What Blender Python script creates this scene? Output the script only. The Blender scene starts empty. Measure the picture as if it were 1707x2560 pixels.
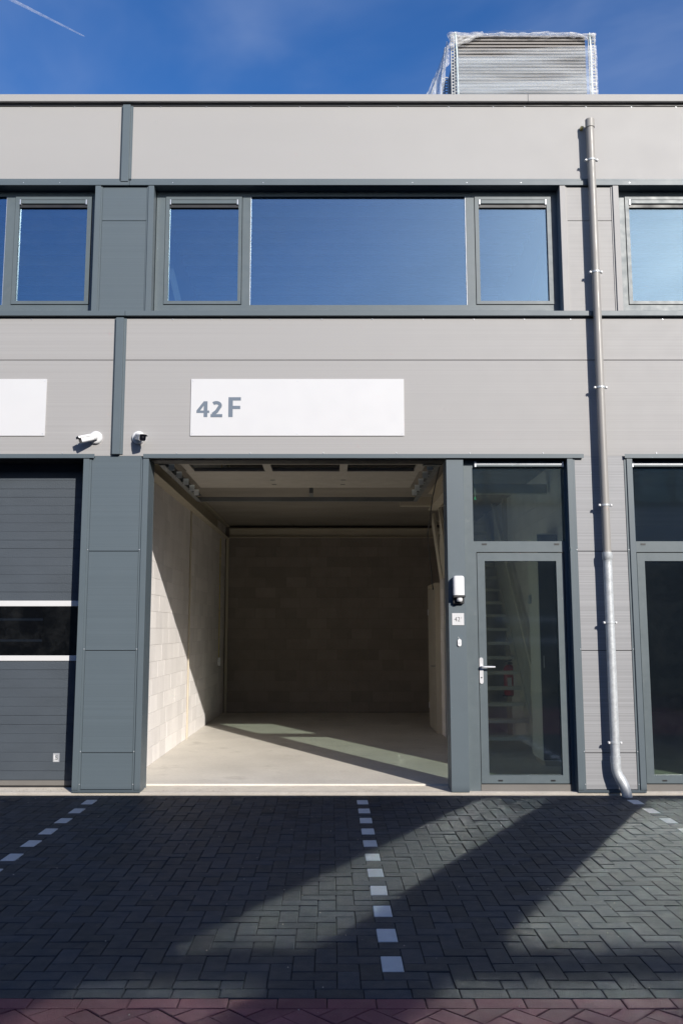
import bpy, bmesh, math, random
from mathutils import Vector, Matrix
random.seed(7)
sc = bpy.context.scene
COL = sc.collection
R = math.radians

# ------------------------------------------------------------------ camera
CAM_Y, CAM_Z = -9.35, 1.66
cam = bpy.data.cameras.new("camera")
cam.sensor_fit = 'VERTICAL'; cam.sensor_height = 36.0; cam.sensor_width = 24.0
cam.lens = 2230 / 2560 * 36.0
cam.shift_x = 26 / 2560
cam.clip_start = 0.05; cam.clip_end = 60000
cam_ob = bpy.data.objects.new("camera", cam)
cam_ob.location = (0, CAM_Y, CAM_Z)
cam_ob.rotation_euler = (R(90 + 7.5), 0, 0)
COL.objects.link(cam_ob)
sc.camera = cam_ob

# ------------------------------------------------------------------ light
SUN_AZ, SUN_EL = R(28.5), R(24.7)          # to the right of the facade's normal, above the horizon
S = Vector((math.sin(SUN_AZ) * math.cos(SUN_EL), -math.cos(SUN_AZ) * math.cos(SUN_EL), math.sin(SUN_EL)))
w = bpy.data.worlds.new("World"); sc.world = w; w.use_nodes = True
nt = w.node_tree; nt.nodes.clear()
sky = nt.nodes.new("ShaderNodeTexSky"); sky.sky_type = 'NISHITA'; sky.sun_disc = False
sky.sun_elevation = SUN_EL; sky.sun_rotation = math.atan2(S.x, S.y)
sky.altitude = 0; sky.air_density = 1.0; sky.dust_density = 0.9; sky.ozone_density = 3.0
bg = nt.nodes.new("ShaderNodeBackground"); bg.inputs[1].default_value = 0.115
wo = nt.nodes.new("ShaderNodeOutputWorld")
hs = nt.nodes.new("ShaderNodeHueSaturation"); hs.inputs['Saturation'].default_value = 1.30; hs.inputs['Hue'].default_value = 0.512
nt.links.new(sky.outputs[0], hs.inputs['Color']); 
tc = nt.nodes.new("ShaderNodeTexCoord"); mp = nt.nodes.new("ShaderNodeMapping"); mp.inputs[3].default_value = (1.0, 1.3, 2.6); mp.inputs[2].default_value = (0.2, 0.3, 0.5)
cn = nt.nodes.new("ShaderNodeTexNoise"); cn.inputs['Scale'].default_value = 2.2; cn.inputs['Detail'].default_value = 5; cn.inputs['Roughness'].default_value = 0.5; cn.inputs['Distortion'].default_value = 0.6
cr = nt.nodes.new("ShaderNodeMapRange"); cr.interpolation_type = 'SMOOTHSTEP'; cr.inputs[1].default_value = 0.40; cr.inputs[2].default_value = 0.78; cr.inputs[3].default_value = 0.0; cr.inputs[4].default_value = 0.38
cm = nt.nodes.new("ShaderNodeMix"); cm.data_type = 'RGBA'; cm.inputs[7].default_value = (2.6, 3.2, 4.6, 1)   # thin high cirrus veil
nt.links.new(tc.outputs['Generated'], mp.inputs[0]); nt.links.new(mp.outputs[0], cn.inputs[0]); nt.links.new(cn.outputs[0], cr.inputs[0])
nt.links.new(cr.outputs[0], cm.inputs[0]); nt.links.new(hs.outputs[0], cm.inputs[6]); nt.links.new(cm.outputs[2], bg.inputs[0]); nt.links.new(bg.outputs[0], wo.inputs[0])
sun = bpy.data.lights.new("sun", 'SUN'); sun.energy = 4.4; sun.angle = R(0.55); sun.color = (1.0, 0.95, 0.88)
sun_ob = bpy.data.objects.new("sun", sun)
sun_ob.rotation_euler = (-S).to_track_quat('-Z', 'Y').to_euler()
sun_ob.location = (6, -12, 20)
COL.objects.link(sun_ob)
sc.view_settings.view_transform = 'Standard'; sc.view_settings.look = 'None'
sc.view_settings.exposure = 0.45; sc.view_settings.gamma = 1.0
sc.view_settings.use_curve_mapping = False
sc.render.engine = 'CYCLES'
cy = sc.cycles
cy.use_denoising = True; cy.denoiser = 'OPENIMAGEDENOISE'
cy.use_adaptive_sampling = False
cy.max_bounces = 10; cy.diffuse_bounces = 6; cy.glossy_bounces = 5; cy.transparent_max_bounces = 24
cy.caustics_reflective = True; cy.caustics_refractive = False
cy.blur_glossy = 0.0
cy.sample_clamp_indirect = 0.0
cy.use_guiding = True
sc.render.film_transparent = False

# ------------------------------------------------------------------ materials
M = {}
def nodes(name):
    m = bpy.data.materials.new(name); m.use_nodes = True
    t = m.node_tree; t.nodes.clear()
    out = t.nodes.new("ShaderNodeOutputMaterial")
    M[name] = m
    return m, t, out
def lk(t, a, b): t.links.new(a, b)
def math_node(t, op, a, b=None, c=None):
    n = t.nodes.new("ShaderNodeMath"); n.operation = op
    for i, v in enumerate((a, b, c)):
        if v is None: continue
        if isinstance(v, (int, float)): n.inputs[i].default_value = v
        else: lk(t, v, n.inputs[i])
    return n.outputs[0]
def mixcol(t, fac, a, b, mode='MIX'):
    n = t.nodes.new("ShaderNodeMix"); n.data_type = 'RGBA'; n.blend_type = mode
    for i, v in ((0, fac), (6, a), (7, b)):
        if isinstance(v, (int, float)): n.inputs[i].default_value = v
        elif isinstance(v, tuple): n.inputs[i].default_value = (*v, 1)
        else: lk(t, v, n.inputs[i])
    return n.outputs[2]
def position(t, scale=(1, 1, 1)):
    g = t.nodes.new("ShaderNodeNewGeometry")
    mp = t.nodes.new("ShaderNodeMapping"); mp.inputs[3].default_value = scale
    lk(t, g.outputs['Position'], mp.inputs[0])
    return mp.outputs[0]
def noise(t, vec, scale, detail=4, rough=0.55, dist=0.0):
    n = t.nodes.new("ShaderNodeTexNoise"); n.inputs['Scale'].default_value = scale
    n.inputs['Detail'].default_value = detail; n.inputs['Roughness'].default_value = rough
    n.inputs['Distortion'].default_value = dist
    lk(t, vec, n.inputs['Vector']); return n.outputs[0]
def ramp(t, fac, lo, hi, a=0.0, b=1.0):
    n = t.nodes.new("ShaderNodeMapRange"); n.inputs[1].default_value = lo; n.inputs[2].default_value = hi
    n.inputs[3].default_value = a; n.inputs[4].default_value = b
    lk(t, fac, n.inputs[0]); return n.outputs[0]
def mat(name, col, rough=0.5, metal=0.0, spec=0.5, var=0.06, vscale=3.0, vstretch=(1, 1, 1), fine=0.0, fscale=200,
        bump=0.0, bscale=60, ribs=0.0, rib_pitch=0.0115, pieces=0.0, spots=None, rvar=0.1):
    """paint, metal, stone ... : base colour with slow noise, fine grain, optional ribs (relief) and per-piece tone"""
    m, t, out = nodes(name)
    b = t.nodes.new("ShaderNodeBsdfPrincipled")
    b.inputs['Metallic'].default_value = metal; b.inputs['Specular IOR Level'].default_value = spec
    pos = position(t, vstretch)
    n1 = noise(t, pos, vscale, 5)
    f = ramp(t, n1, 0.25, 0.75, 1 - var, 1 + var)
    if fine:
        n2 = noise(t, position(t), fscale, 2)
        f = math_node(t, 'MULTIPLY', f, ramp(t, n2, 0.3, 0.7, 1 - fine, 1 + fine))
    if pieces:
        oi = t.nodes.new("ShaderNodeObjectInfo"); g = t.nodes.new("ShaderNodeNewGeometry")
        r = math_node(t, 'FRACT', math_node(t, 'ADD', oi.outputs['Random'], g.outputs['Random Per Island']))
        f = math_node(t, 'MULTIPLY', f, ramp(t, r, 0, 1, 1 - pieces, 1 + pieces))
    rgb = t.nodes.new("ShaderNodeRGB"); rgb.outputs[0].default_value = (*col, 1)
    vm = t.nodes.new("ShaderNodeVectorMath"); vm.operation = 'SCALE'
    lk(t, rgb.outputs[0], vm.inputs[0]); lk(t, f, vm.inputs['Scale'])
    c = vm.outputs[0]
    if spots:                                   # (colour, noise scale, threshold, strength)
        sc_, sscale, thr, amt = spots
        ns = noise(t, position(t), sscale, 6, 0.65)
        c = mixcol(t, ramp(t, ns, thr, thr + 0.12, 0, amt), c, sc_)
    lk(t, c, b.inputs['Base Color'])
    rn = ramp(t, noise(t, position(t), vscale * 2.3, 4), 0.3, 0.7, max(0.02, rough - rvar), min(1, rough + rvar))
    lk(t, rn, b.inputs['Roughness'])
    h = None
    if bump:
        h = math_node(t, 'MULTIPLY', noise(t, position(t), bscale, 3), bump)
    if ribs:
        g = t.nodes.new("ShaderNodeNewGeometry"); sx = t.nodes.new("ShaderNodeSeparateXYZ")
        lk(t, g.outputs['Position'], sx.inputs[0])
        wv = math_node(t, 'SINE', math_node(t, 'MULTIPLY', sx.outputs[2], 2 * math.pi / rib_pitch))
        wv = math_node(t, 'MULTIPLY', wv, ribs)
        h = wv if h is None else math_node(t, 'ADD', h, wv)
    if h is not None:
        bp = t.nodes.new("ShaderNodeBump"); bp.inputs['Strength'].default_value = 1.0; bp.inputs['Distance'].default_value = 1.0
        lk(t, h, bp.inputs['Height']); lk(t, bp.outputs[0], b.inputs['Normal'])
    lk(t, b.outputs[0], out.inputs[0])
    return m
def glass(name, tint, refl, rough=0.0, dirt=0.03, coat=(0.93, 0.97, 1.0)):
    """thin coated pane: part of the light is mirrored, the rest passes tinted"""
    m, t, out = nodes(name)
    tr = t.nodes.new("ShaderNodeBsdfTransparent"); tr.inputs[0].default_value = (*tint, 1)
    gl = t.nodes.new("ShaderNodeBsdfGlossy"); gl.inputs['Roughness'].default_value = rough
    gl.inputs['Color'].default_value = (*coat, 1)
    fr = t.nodes.new("ShaderNodeFresnel"); fr.inputs[0].default_value = 1.5
    fac = math_node(t, 'MINIMUM', math_node(t, 'ADD', fr.outputs[0], refl), 1.0)
    mx = t.nodes.new("ShaderNodeMixShader"); lk(t, fac, mx.inputs[0]); lk(t, tr.outputs[0], mx.inputs[1]); lk(t, gl.outputs[0], mx.inputs[2])
    df = t.nodes.new("ShaderNodeBsdfDiffuse"); df.inputs[0].default_value = (0.6, 0.62, 0.62, 1)
    dn = ramp(t, noise(t, position(t), 5, 6, 0.7), 0.45, 0.8, 0.004, dirt)
    m2 = t.nodes.new("ShaderNodeMixShader"); lk(t, dn, m2.inputs[0]); lk(t, mx.outputs[0], m2.inputs[1]); lk(t, df.outputs[0], m2.inputs[2])
    lk(t, m2.outputs[0], out.inputs[0])
    return m
def film(name, lo, hi, stretch, scale, col=(0.8, 0.83, 0.86)):
    """wrinkled stretch film: clear in places, milky and glossy in others"""
    m, t, out = nodes(name)
    tr = t.nodes.new("ShaderNodeBsdfTransparent")
    df = t.nodes.new("ShaderNodeBsdfPrincipled"); df.inputs['Base Color'].default_value = (*col, 1); df.inputs['Roughness'].default_value = 0.25
    tl = t.nodes.new("ShaderNodeBsdfTranslucent"); tl.inputs[0].default_value = (*col, 1)
    ad = t.nodes.new("ShaderNodeMixShader"); ad.inputs[0].default_value = 0.3
    lk(t, df.outputs[0], ad.inputs[1]); lk(t, tl.outputs[0], ad.inputs[2])
    n = noise(t, position(t, stretch), scale, 6, 0.6, 0.4)
    f = ramp(t, n, 0.35, 0.68, lo, hi)
    mx = t.nodes.new("ShaderNodeMixShader"); lk(t, f, mx.inputs[0]); lk(t, tr.outputs[0], mx.inputs[1]); lk(t, ad.outputs[0], mx.inputs[2])
    bp = t.nodes.new("ShaderNodeBump"); bp.inputs['Strength'].default_value = 0.8; bp.inputs['Distance'].default_value = 0.02
    lk(t, n, bp.inputs['Height']); lk(t, bp.outputs[0], df.inputs['Normal'])
    lk(t, mx.outputs[0], out.inputs[0]); return m

mat("cladding", (0.308, 0.301, 0.296), 0.55, spec=0.3, var=0.03, vscale=1.3, vstretch=(0.25, 1, 1), fine=0.015, bump=0.0008, bscale=1.2, rvar=0.03)
mat("cladding_ribbed", (0.296, 0.289, 0.284), 0.55, spec=0.3, var=0.085, vscale=2.0, vstretch=(0.05, 1, 45), fine=0.015, bump=0.0006, bscale=1.2, rvar=0.03)  # colour streaks stand in for light and shade on the fine ribs
mat("cladding_silver", (0.25, 0.252, 0.26), 0.5, spec=0.35, var=0.22, vscale=2.0, vstretch=(0.04, 1, 42), rvar=0.03)  # rib shading put into the colour as stretched streaks
mat("anthracite", (0.083, 0.106, 0.121), 0.45, spec=0.4, var=0.04, vscale=1.6, fine=0.02, fscale=90, bump=0.0003, bscale=2, rvar=0.04)
mat("anthracite_ribbed", (0.079, 0.102, 0.118), 0.5, spec=0.35, var=0.10, vscale=2.0, vstretch=(0.05, 1, 45), rvar=0.03)  # same painted streaks in place of shaded ribs
mat("anthracite_frame", (0.088, 0.110, 0.121), 0.42, spec=0.4, var=0.06, vscale=5, vstretch=(1, 1, 0.6), fine=0.03, fscale=60, rvar=0.06, spots=((0.20, 0.21, 0.21), 7.0, 0.66, 0.35))
mat("black_gasket", (0.012, 0.012, 0.014), 0.5, var=0.02)
mat("door_slat_paint", (0.052, 0.064, 0.078), 0.55, spec=0.35, var=0.10, vscale=3, vstretch=(0.6, 1, 1.5), fine=0.06, fscale=140, bump=0.004, bscale=160)
mat("white_strip", (0.56, 0.56, 0.56), 0.4, var=0.02)
mat("sign_white", (0.53, 0.53, 0.535), 0.4, spec=0.3, var=0.015)
mat("sign_grey", (0.115, 0.145, 0.185), 0.5, var=0.02)
mat("print_dark", (0.03, 0.03, 0.035), 0.5, var=0.02)
mat("white_plastic", (0.64, 0.64, 0.64), 0.35, var=0.02)
mat("black_plastic", (0.015, 0.015, 0.017), 0.4, var=0.05)
mat("lens_glass", (0.005, 0.005, 0.008), 0.05, spec=0.9, var=0.0)
mat("pvc_grey", (0.27, 0.257, 0.238), 0.42, var=0.05, vscale=4, vstretch=(1, 1, 0.4))
mat("galvanised", (0.46, 0.48, 0.49), 0.45, metal=0.25, var=0.16, vscale=14, fine=0.10, fscale=60, rvar=0.12)
mat("steel_bright", (0.60, 0.60, 0.61), 0.35, metal=0.3, var=0.04)
mat("aluminium", (0.50, 0.52, 0.55), 0.35, metal=0.5, var=0.05)
mat("concrete_floor", (0.60, 0.565, 0.505), 0.55, spec=0.4, var=0.13, vscale=0.9, fine=0.05, fscale=40, spots=((0.40, 0.37, 0.32), 2.2, 0.56, 0.5), bump=0.002, bscale=6)
mat("concrete_sill", (0.64, 0.58, 0.49), 0.8, spec=0.2, var=0.12, vscale=5, fine=0.06, fscale=80, spots=((0.42, 0.30, 0.17), 5.5, 0.63, 0.6), bump=0.004, bscale=50)
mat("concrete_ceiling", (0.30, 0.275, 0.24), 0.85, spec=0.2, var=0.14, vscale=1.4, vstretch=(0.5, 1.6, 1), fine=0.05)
mat("limestone_block", (0.74, 0.71, 0.69), 0.88, spec=0.2, var=0.07, vscale=3.5, vstretch=(1, 1, 0.5), fine=0.04, fscale=120, pieces=0.07, bump=0.002, bscale=90)
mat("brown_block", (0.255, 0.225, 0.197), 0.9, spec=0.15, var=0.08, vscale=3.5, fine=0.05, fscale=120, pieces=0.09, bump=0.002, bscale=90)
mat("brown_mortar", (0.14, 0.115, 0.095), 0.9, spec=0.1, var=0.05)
mat("mortar", (0.52, 0.50, 0.47), 0.9, spec=0.1, var=0.05)
mat("cream_steel", (0.46, 0.41, 0.32), 0.5, var=0.05)
mat("cream_panel", (0.40, 0.37, 0.32), 0.5, var=0.04, vstretch=(0.2, 6, 1), ribs=0.0)
mat("track_steel", (0.20, 0.21, 0.21), 0.5, metal=0.4, var=0.1)
mat("bracket_steel", (0.80, 0.84, 0.82), 0.45, metal=0.0, var=0.05)
mat("wood_cream", (0.80, 0.76, 0.64), 0.6, var=0.06, vscale=6)
mat("cabinet_white", (0.78, 0.78, 0.72), 0.5, var=0.03)
mat("yellow_conduit", (0.52, 0.42, 0.14), 0.5, var=0.05)
mat("extinguisher_red", (0.42, 0.02, 0.018), 0.3, var=0.05)
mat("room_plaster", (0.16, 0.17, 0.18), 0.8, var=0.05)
mat("deck_rib", (0.82, 0.84, 0.86), 0.5, var=0.05)
mat("roof_deck", (0.14, 0.145, 0.15), 0.5, var=0.05)
mat("paver_black", (0.0210, 0.0282, 0.0410), 0.62, spec=0.5, var=0.18, vscale=5, fine=0.30, fscale=170, pieces=0.32, bump=0.010, bscale=230, rvar=0.08)
mat("paver_white", (0.52, 0.52, 0.51), 0.75, spec=0.3, var=0.10, vscale=9, fine=0.10, pieces=0.08, spots=((0.20, 0.20, 0.20), 14.0, 0.62, 0.5), bump=0.004, bscale=220)
mat("paver_red", (0.205, 0.062, 0.070), 0.72, spec=0.4, var=0.18, vscale=5, fine=0.16, fscale=150, pieces=0.20, bump=0.008, bscale=220)
mat("bedding_sand", (0.022, 0.023, 0.024), 0.95, spec=0.1, var=0.3, vscale=20, spots=((0.14, 0.125, 0.10), 9.0, 0.62, 0.45))  # pale sandy spots paint in the sunlit paver edges along the joints
mat("bedding_red", (0.045, 0.030, 0.025), 0.95, spec=0.1, var=0.3, vscale=20)
mat("ground_grey", (0.07, 0.07, 0.072), 0.9, spec=0.2, var=0.15, vscale=0.6)
mat("louvre_grey", (0.21, 0.197, 0.185), 0.5, var=0.06, vscale=5, vstretch=(0.3, 1, 3))
mat("post_steel", (0.24, 0.25, 0.26), 0.5, metal=0.2, var=0.25, vscale=18)
mat("strap_green", (0.62, 0.72, 0.70), 0.5, var=0.03)
mat("dark_wall", (0.05, 0.06, 0.068), 0.5, var=0.06)
mat("seal_grey", (0.13, 0.122, 0.112), 0.6, var=0.1)
mat("leaf_litter", (0.20, 0.14, 0.07), 0.9, var=0.3, vscale=40)
mat("green_tag", (0.02, 0.42, 0.20), 0.4, var=0.02)
glass("window_glass", (0.58, 0.68, 0.76), 0.21, 0.0, 0.012, (0.60, 0.84, 1.0))
glass("door_glass", (0.84, 0.93, 0.87), 0.205, 0.055, 0.010)
glass("door_band_glass", (0.25, 0.27, 0.30), 0.05, 0.0, 0.02)
film("stretch_film", 0.02, 0.46, (0.22, 1, 5), 1.5, (0.62, 0.68, 0.74))
film("film_bunched", 0.06, 0.62, (2, 2, 5), 5, (0.82, 0.82, 0.82))
film("film_tail", 0.30, 0.80, (6, 6, 1.2), 3, (0.55, 0.58, 0.62))

# ------------------------------------------------------------------ mesh helpers
class MB:
    """collects shapes in world coordinates; build() links them as one mesh object"""
    def __init__(self): self.bm = bmesh.new()
    def box(self, x0, x1, y0, y1, z0, z1, bevel=0.0):
        if x0 > x1: x0, x1 = x1, x0
        vs = [self.bm.verts.new(p) for p in ((x0, y0, z0), (x1, y0, z0), (x1, y1, z0), (x0, y1, z0),
                                             (x0, y0, z1), (x1, y0, z1), (x1, y1, z1), (x0, y1, z1))]
        fs = [self.bm.faces.new([vs[i] for i in f]) for f in ((3, 2, 1, 0), (4, 5, 6, 7), (0, 1, 5, 4), (1, 2, 6, 5), (2, 3, 7, 6), (3, 0, 4, 7))]
        if bevel:
            es = list({e for f in fs for e in f.edges})
            bmesh.ops.bevel(self.bm, geom=es, offset=bevel, segments=1, affect='EDGES', profile=0.5)
        return self
    def hull(self, pts_a, pts_b):
        """prism between two point loops of the same length"""
        a = [self.bm.verts.new(p) for p in pts_a]; b = [self.bm.verts.new(p) for p in pts_b]
        n = len(a)
        self.bm.faces.new(a[::-1]); self.bm.faces.new(b)
        for i in range(n):
            self.bm.faces.new((a[i], a[(i + 1) % n], b[(i + 1) % n], b[i]))
        return self
    def ring(self, c, ax, rx, n=16, ry=None, up=None):
        ax = Vector(ax).normalized(); up = Vector(up or ((0, 0, 1) if abs(ax.z) < 0.9 else (0, 1, 0)))
        u = ax.cross(up).normalized(); v = u.cross(ax).normalized(); ry = rx if ry is None else ry
        c = Vector(c)
        return [c + u * math.cos(2 * math.pi * i / n) * rx + v * math.sin(2 * math.pi * i / n) * ry for i in range(n)]
    def loft(self, rings, cap=True, smooth=True):
        vr = [[self.bm.verts.new(p) for p in r] for r in rings]
        n = len(vr[0])
        for a, b in zip(vr, vr[1:]):
            for i in range(n):
                f = self.bm.faces.new((a[i], a[(i + 1) % n], b[(i + 1) % n], b[i])); f.smooth = smooth
        if cap:
            self.bm.faces.new([self.bm.verts.new(v.co) for v in vr[0][::-1]]); self.bm.faces.new([self.bm.verts.new(v.co) for v in vr[-1]])
        return self
    def tube(self, pts, r, n=12, cap=True):
        pts = [Vector(p) for p in pts]; rs = r if isinstance(r, (list, tuple)) else [r] * len(pts)
        rings = []
        ext = [max(p[k] for p in pts) - min(p[k] for p in pts) for k in range(3)]
        up = [0, 0, 0]; up[ext.index(min(ext))] = 1
        for i, p in enumerate(pts):
            d = (pts[min(i + 1, len(pts) - 1)] - pts[max(i - 1, 0)])
            rings.append(self.ring(p, d, rs[i], n, up=up))
        return self.loft(rings, cap)
    def bar(self, a, b, wx, wy):
        """rectangular bar from a to b, wx across (x-ish), wy other way"""
        a, b = Vector(a), Vector(b); d = (b - a).normalized()
        u = Vector((1, 0, 0)) if abs(d.x) < 0.9 else Vector((0, 0, 1))
        v = d.cross(u).normalized(); u = v.cross(d).normalized()
        q = [u * sx * wx / 2 + v * sy * wy / 2 for sx, sy in ((-1, -1), (1, -1), (1, 1), (-1, 1))]
        return self.hull([a + k for k in q], [b + k for k in q])
    def build(self, name, m, parent=None, origin=None):
        bmesh.ops.recalc_face_normals(self.bm, faces=self.bm.faces)
        me = bpy.data.meshes.new(name)
        if parent is not None and origin is None: origin = parent.get("_o")
        o0 = Vector(origin) if origin is not None else Vector((0, 0, 0))
        if o0.length > 0: bmesh.ops.translate(self.bm, verts=self.bm.verts, vec=-o0)
        self.bm.to_mesh(me); self.bm.free()
        me.materials.append(M[m])
        ob = bpy.data.objects.new(name, me); COL.objects.link(ob)
        if parent is not None:
            ob.parent = parent; ob["_o"] = list(o0)
        else:
            ob.location = o0
            if o0.length > 0: ob["_o"] = list(o0)
        return ob
def box(name, m, parent, x0, x1, y0, y1, z0, z1, bevel=0.0):
    return MB().box(x0, x1, y0, y1, z0, z1, bevel).build(name, m, parent)
def tag(o, label=None, cat=None, group=None, kind=None):
    if label: o["label"] = label
    if cat: o["category"] = cat
    if group: o["group"] = group
    if kind: o["kind"] = kind
    return o
def thing(name, loc, label, cat, group=None):
    o = bpy.data.objects.new(name, None); o.location = loc; o.empty_display_size = 0.2
    o["_o"] = list(loc); COL.objects.link(o)
    return tag(o, label, cat, group)
def piece(name, me, parent, loc, rot=(0, 0, 0)):
    """a piece that shares mesh data; loc in world coordinates"""
    o = bpy.data.objects.new(name, me); COL.objects.link(o); o.parent = parent
    o.location = Vector(loc) - Vector(parent["_o"]) if "_o" in parent else Vector(loc)
    o.rotation_euler = rot
    return o
def text(name, body, m, parent, loc, size, offset=0.0, depth=0.0006, sx=1.0):
    cu = bpy.data.curves.new(name, 'FONT'); cu.body = body; cu.size = size; cu.offset = offset; cu.extrude = depth
    cu.materials.append(M[m])
    tmp = bpy.data.objects.new(name, cu); COL.objects.link(tmp)
    me = bpy.data.meshes.new_from_object(tmp.evaluated_get(bpy.context.evaluated_depsgraph_get()))
    bpy.data.objects.remove(tmp); bpy.data.curves.remove(cu)
    o = bpy.data.objects.new(name, me); COL.objects.link(o); o.parent = parent
    o.location = Vector(loc) - Vector(parent["_o"]); o.rotation_euler = (R(90), 0, 0); o.scale = (sx, 1, 1)
    return o

# =================================================================== the setting: ground and paving
tag(MB().box(-400, 400, -400, 400, -0.4, -0.06).build("ground", "ground_grey"), kind="structure")
PX, PY = 0.1104, 0.1056                    # paver cell
COLX, COLY = 0.305, -0.505                 # the middle marker column and its first white paver
KERB_Y = -5.035
JOINT = 0.004
def paver_mesh(name, lx, ly, m, h=0.08, bev=0.0026):
    bm = bmesh.new(); x, y = lx / 2 - JOINT / 2, ly / 2 - JOINT / 2
    lo = [bm.verts.new(p) for p in ((-x, -y, -h), (x, -y, -h), (x, y, -h), (-x, y, -h))]
    md = [bm.verts.new(p) for p in ((-x, -y, -bev), (x, -y, -bev), (x, y, -bev), (-x, y, -bev))]
    b = bev * 1.3
    tp = [bm.verts.new(p) for p in ((-x + b, -y + b, 0), (x - b, -y + b, 0), (x - b, y - b, 0), (-x + b, y - b, 0))]
    for r0, r1 in ((lo, md), (md, tp)):
        for i in range(4): bm.faces.new((r0[i], r0[(i + 1) % 4], r1[(i + 1) % 4], r1[i]))
    bm.faces.new(tp)
    me = bpy.data.meshes.new(name); bm.to_mesh(me); bm.free(); me.materials.append(M[m]); return me
X0 = COLX - PX / 2; Y0 = COLY - PY          # so that column 0, rows 0 and 1 hold the first white paver
jmin = int(round((KERB_Y + PY - Y0) / PY)); KERB_Y = Y0 + (jmin - 1) * PY
pavement = MB().box(-7.6, 8.2, KERB_Y, 0.0, -0.055, -0.011).build("pavement", "bedding_sand")
tag(pavement, kind="structure"); pavement["_o"] = [0, 0, 0]
road = MB().box(-7.6, 8.2, -9.9, KERB_Y - 0.001, -0.055, -0.012).build("road", "bedding_red")
tag(road, kind="structure"); road["_o"] = [0, 0, 0]

def place_pavers(parent, spots, meshes, stuff_mat, limit):
    """spots: (kind, x, y, rz). The pavers largest in view become parts of their own, the rest one part."""
    camp = Vector((0, CAM_Y, CAM_Z))
    def vis(s):
        d = s[2] - CAM_Y
        return d > 3.6 and -0.40 * d - 0.15 < s[1] < 0.43 * d + 0.15
    spots = sorted(spots, key=lambda s: (not vis(s), (Vector((s[1], s[2], 0)) - camp).length))
    own = [s for s in spots[:limit] if vis(s)]
    rest = spots[len(own):]
    for k, x, y, rz in own:
        piece("paver", meshes[k], parent, (x, y, random.uniform(-0.0022, 0.0012)),
              (random.gauss(0, 0.006), random.gauss(0, 0.006), rz + random.gauss(0, 0.005)))
    bm = bmesh.new()
    for k, x, y, rz in rest:
        n0 = len(bm.verts); bm.from_mesh(meshes[k]); bm.verts.ensure_lookup_table()
        mt = Matrix.Translation((x, y, random.uniform(-0.0022, 0.0012))) @ Matrix.Rotation(rz + random.gauss(0, 0.005), 4, 'Z') @ Matrix.Rotation(random.gauss(0, 0.006), 4, 'X') @ Matrix.Rotation(random.gauss(0, 0.006), 4, 'Y')
        bmesh.ops.transform(bm, matrix=mt, verts=bm.verts[n0:])
    me = bpy.data.meshes.new("pavers"); bm.to_mesh(me); bm.free(); me.materials.append(M[stuff_mat])
    o = bpy.data.objects.new("pavers", me); COL.objects.link(o); o.parent = parent; tag(o, kind="stuff")

mesh_h = paver_mesh("paver_across", 2 * PX, PY, "paver_black")
mesh_v = paver_mesh("paver_along", PX, 2 * PY, "paver_black")
mesh_half = paver_mesh("paver_half", PX, PY, "paver_black")
mesh_w = paver_mesh("paver_marker", PX, 2 * PY, "paver_white")
spots = []; white = []
# column i has its left edge at X0 + i*PX; row j its near edge at Y0 + j*PY
jmax = int(math.floor((-0.10 - Y0) / PY)) - 1
for j in range(jmin, jmax + 1):
    for i in range(-70, 71):
        k = (i - j) % 4
        x, y = X0 + i * PX, Y0 + j * PY
        if x < -7.5 or x > 8.0: continue
        if k == 0:
            spots.append((0, x + PX, y + PY / 2, 0))
        elif k == 3:                        # lower cell of an upright paver: cells (i,j) k=3 and (i,j+1) k=2
            if j + 1 <= jmax:
                if i % 24 == 0 and -30 < i < 30: white.append((x + PX / 2, y + PY, j))
                else: spots.append((1, x + PX / 2, y + PY, 0))
            else: spots.append((2, x + PX / 2, y + PY / 2, 0))
        elif k == 2 and j == jmin:
            spots.append((2, x + PX / 2, y + PY / 2, 0))
ylast = Y0 + jmin * PY
for i in range(-36, 37):                    # stretcher course against the red road, and one along the facade
    spots.append((0, i * 2 * PX + 0.04, ylast - PY / 2, 0))
yt = Y0 + (jmax + 1) * PY
for i in range(-36, 37):
    spots.append((0, i * 2 * PX + 0.09, yt + PY / 2, 0))
place_pavers(pavement, spots, [mesh_h, mesh_v, mesh_half], "paver_black", 280)
for x, y, j in white:
    if -4.9 < y < -0.3:
        tag(piece("white_paver", mesh_w, pavement, (x, y, random.uniform(-0.001, 0.001)), (0, 0, random.gauss(0, 0.006))), label="white paver of a parking bay line")
    else:
        piece("paver", mesh_v, pavement, (x, y, 0))
# red road: one stretcher course, then herringbone laid at 45 degrees
mesh_r = paver_mesh("paver_red_long", 0.2214, 0.1107, "paver_red")
mesh_rh = paver_mesh("paver_red_long", 0.222, 0.111, "paver_red")
rs = []
for i in range(-34, 36): rs.append((0, i * 0.2214 + 0.092, KERB_Y - 0.0005 - 0.0553 - 0.002, 0))
c45 = math.sqrt(0.5); u = 0.111
RED0 = KERB_Y - 0.113
for i in range(-150, 151):
    for j in range(-150, 151):
        k = (i - j) % 4
        if k == 0: a, b, rz = i + 1, j + 0.5, R(45)
        elif k == 3: a, b, rz = i + 0.5, j + 1, R(135)
        else: continue
        a *= u; b *= u
        x, y = (a - b) * c45 + 0.02, (a + b) * c45 - 7.2
        if -6.5 < x < 7 and -9.8 < y < RED0 - 0.117: rs.append((1, x, y, rz))
        elif -6.5 < x < 7 and RED0 - 0.117 <= y < RED0 + 0.115:
            rs.append((2, x, y, rz))        # cut pieces along the course
place_red = [s for s in rs if s[0] != 2]
place_pavers(road, place_red, [mesh_r, mesh_rh], "paver_red", 60)
bmc = bmesh.new()
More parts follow.
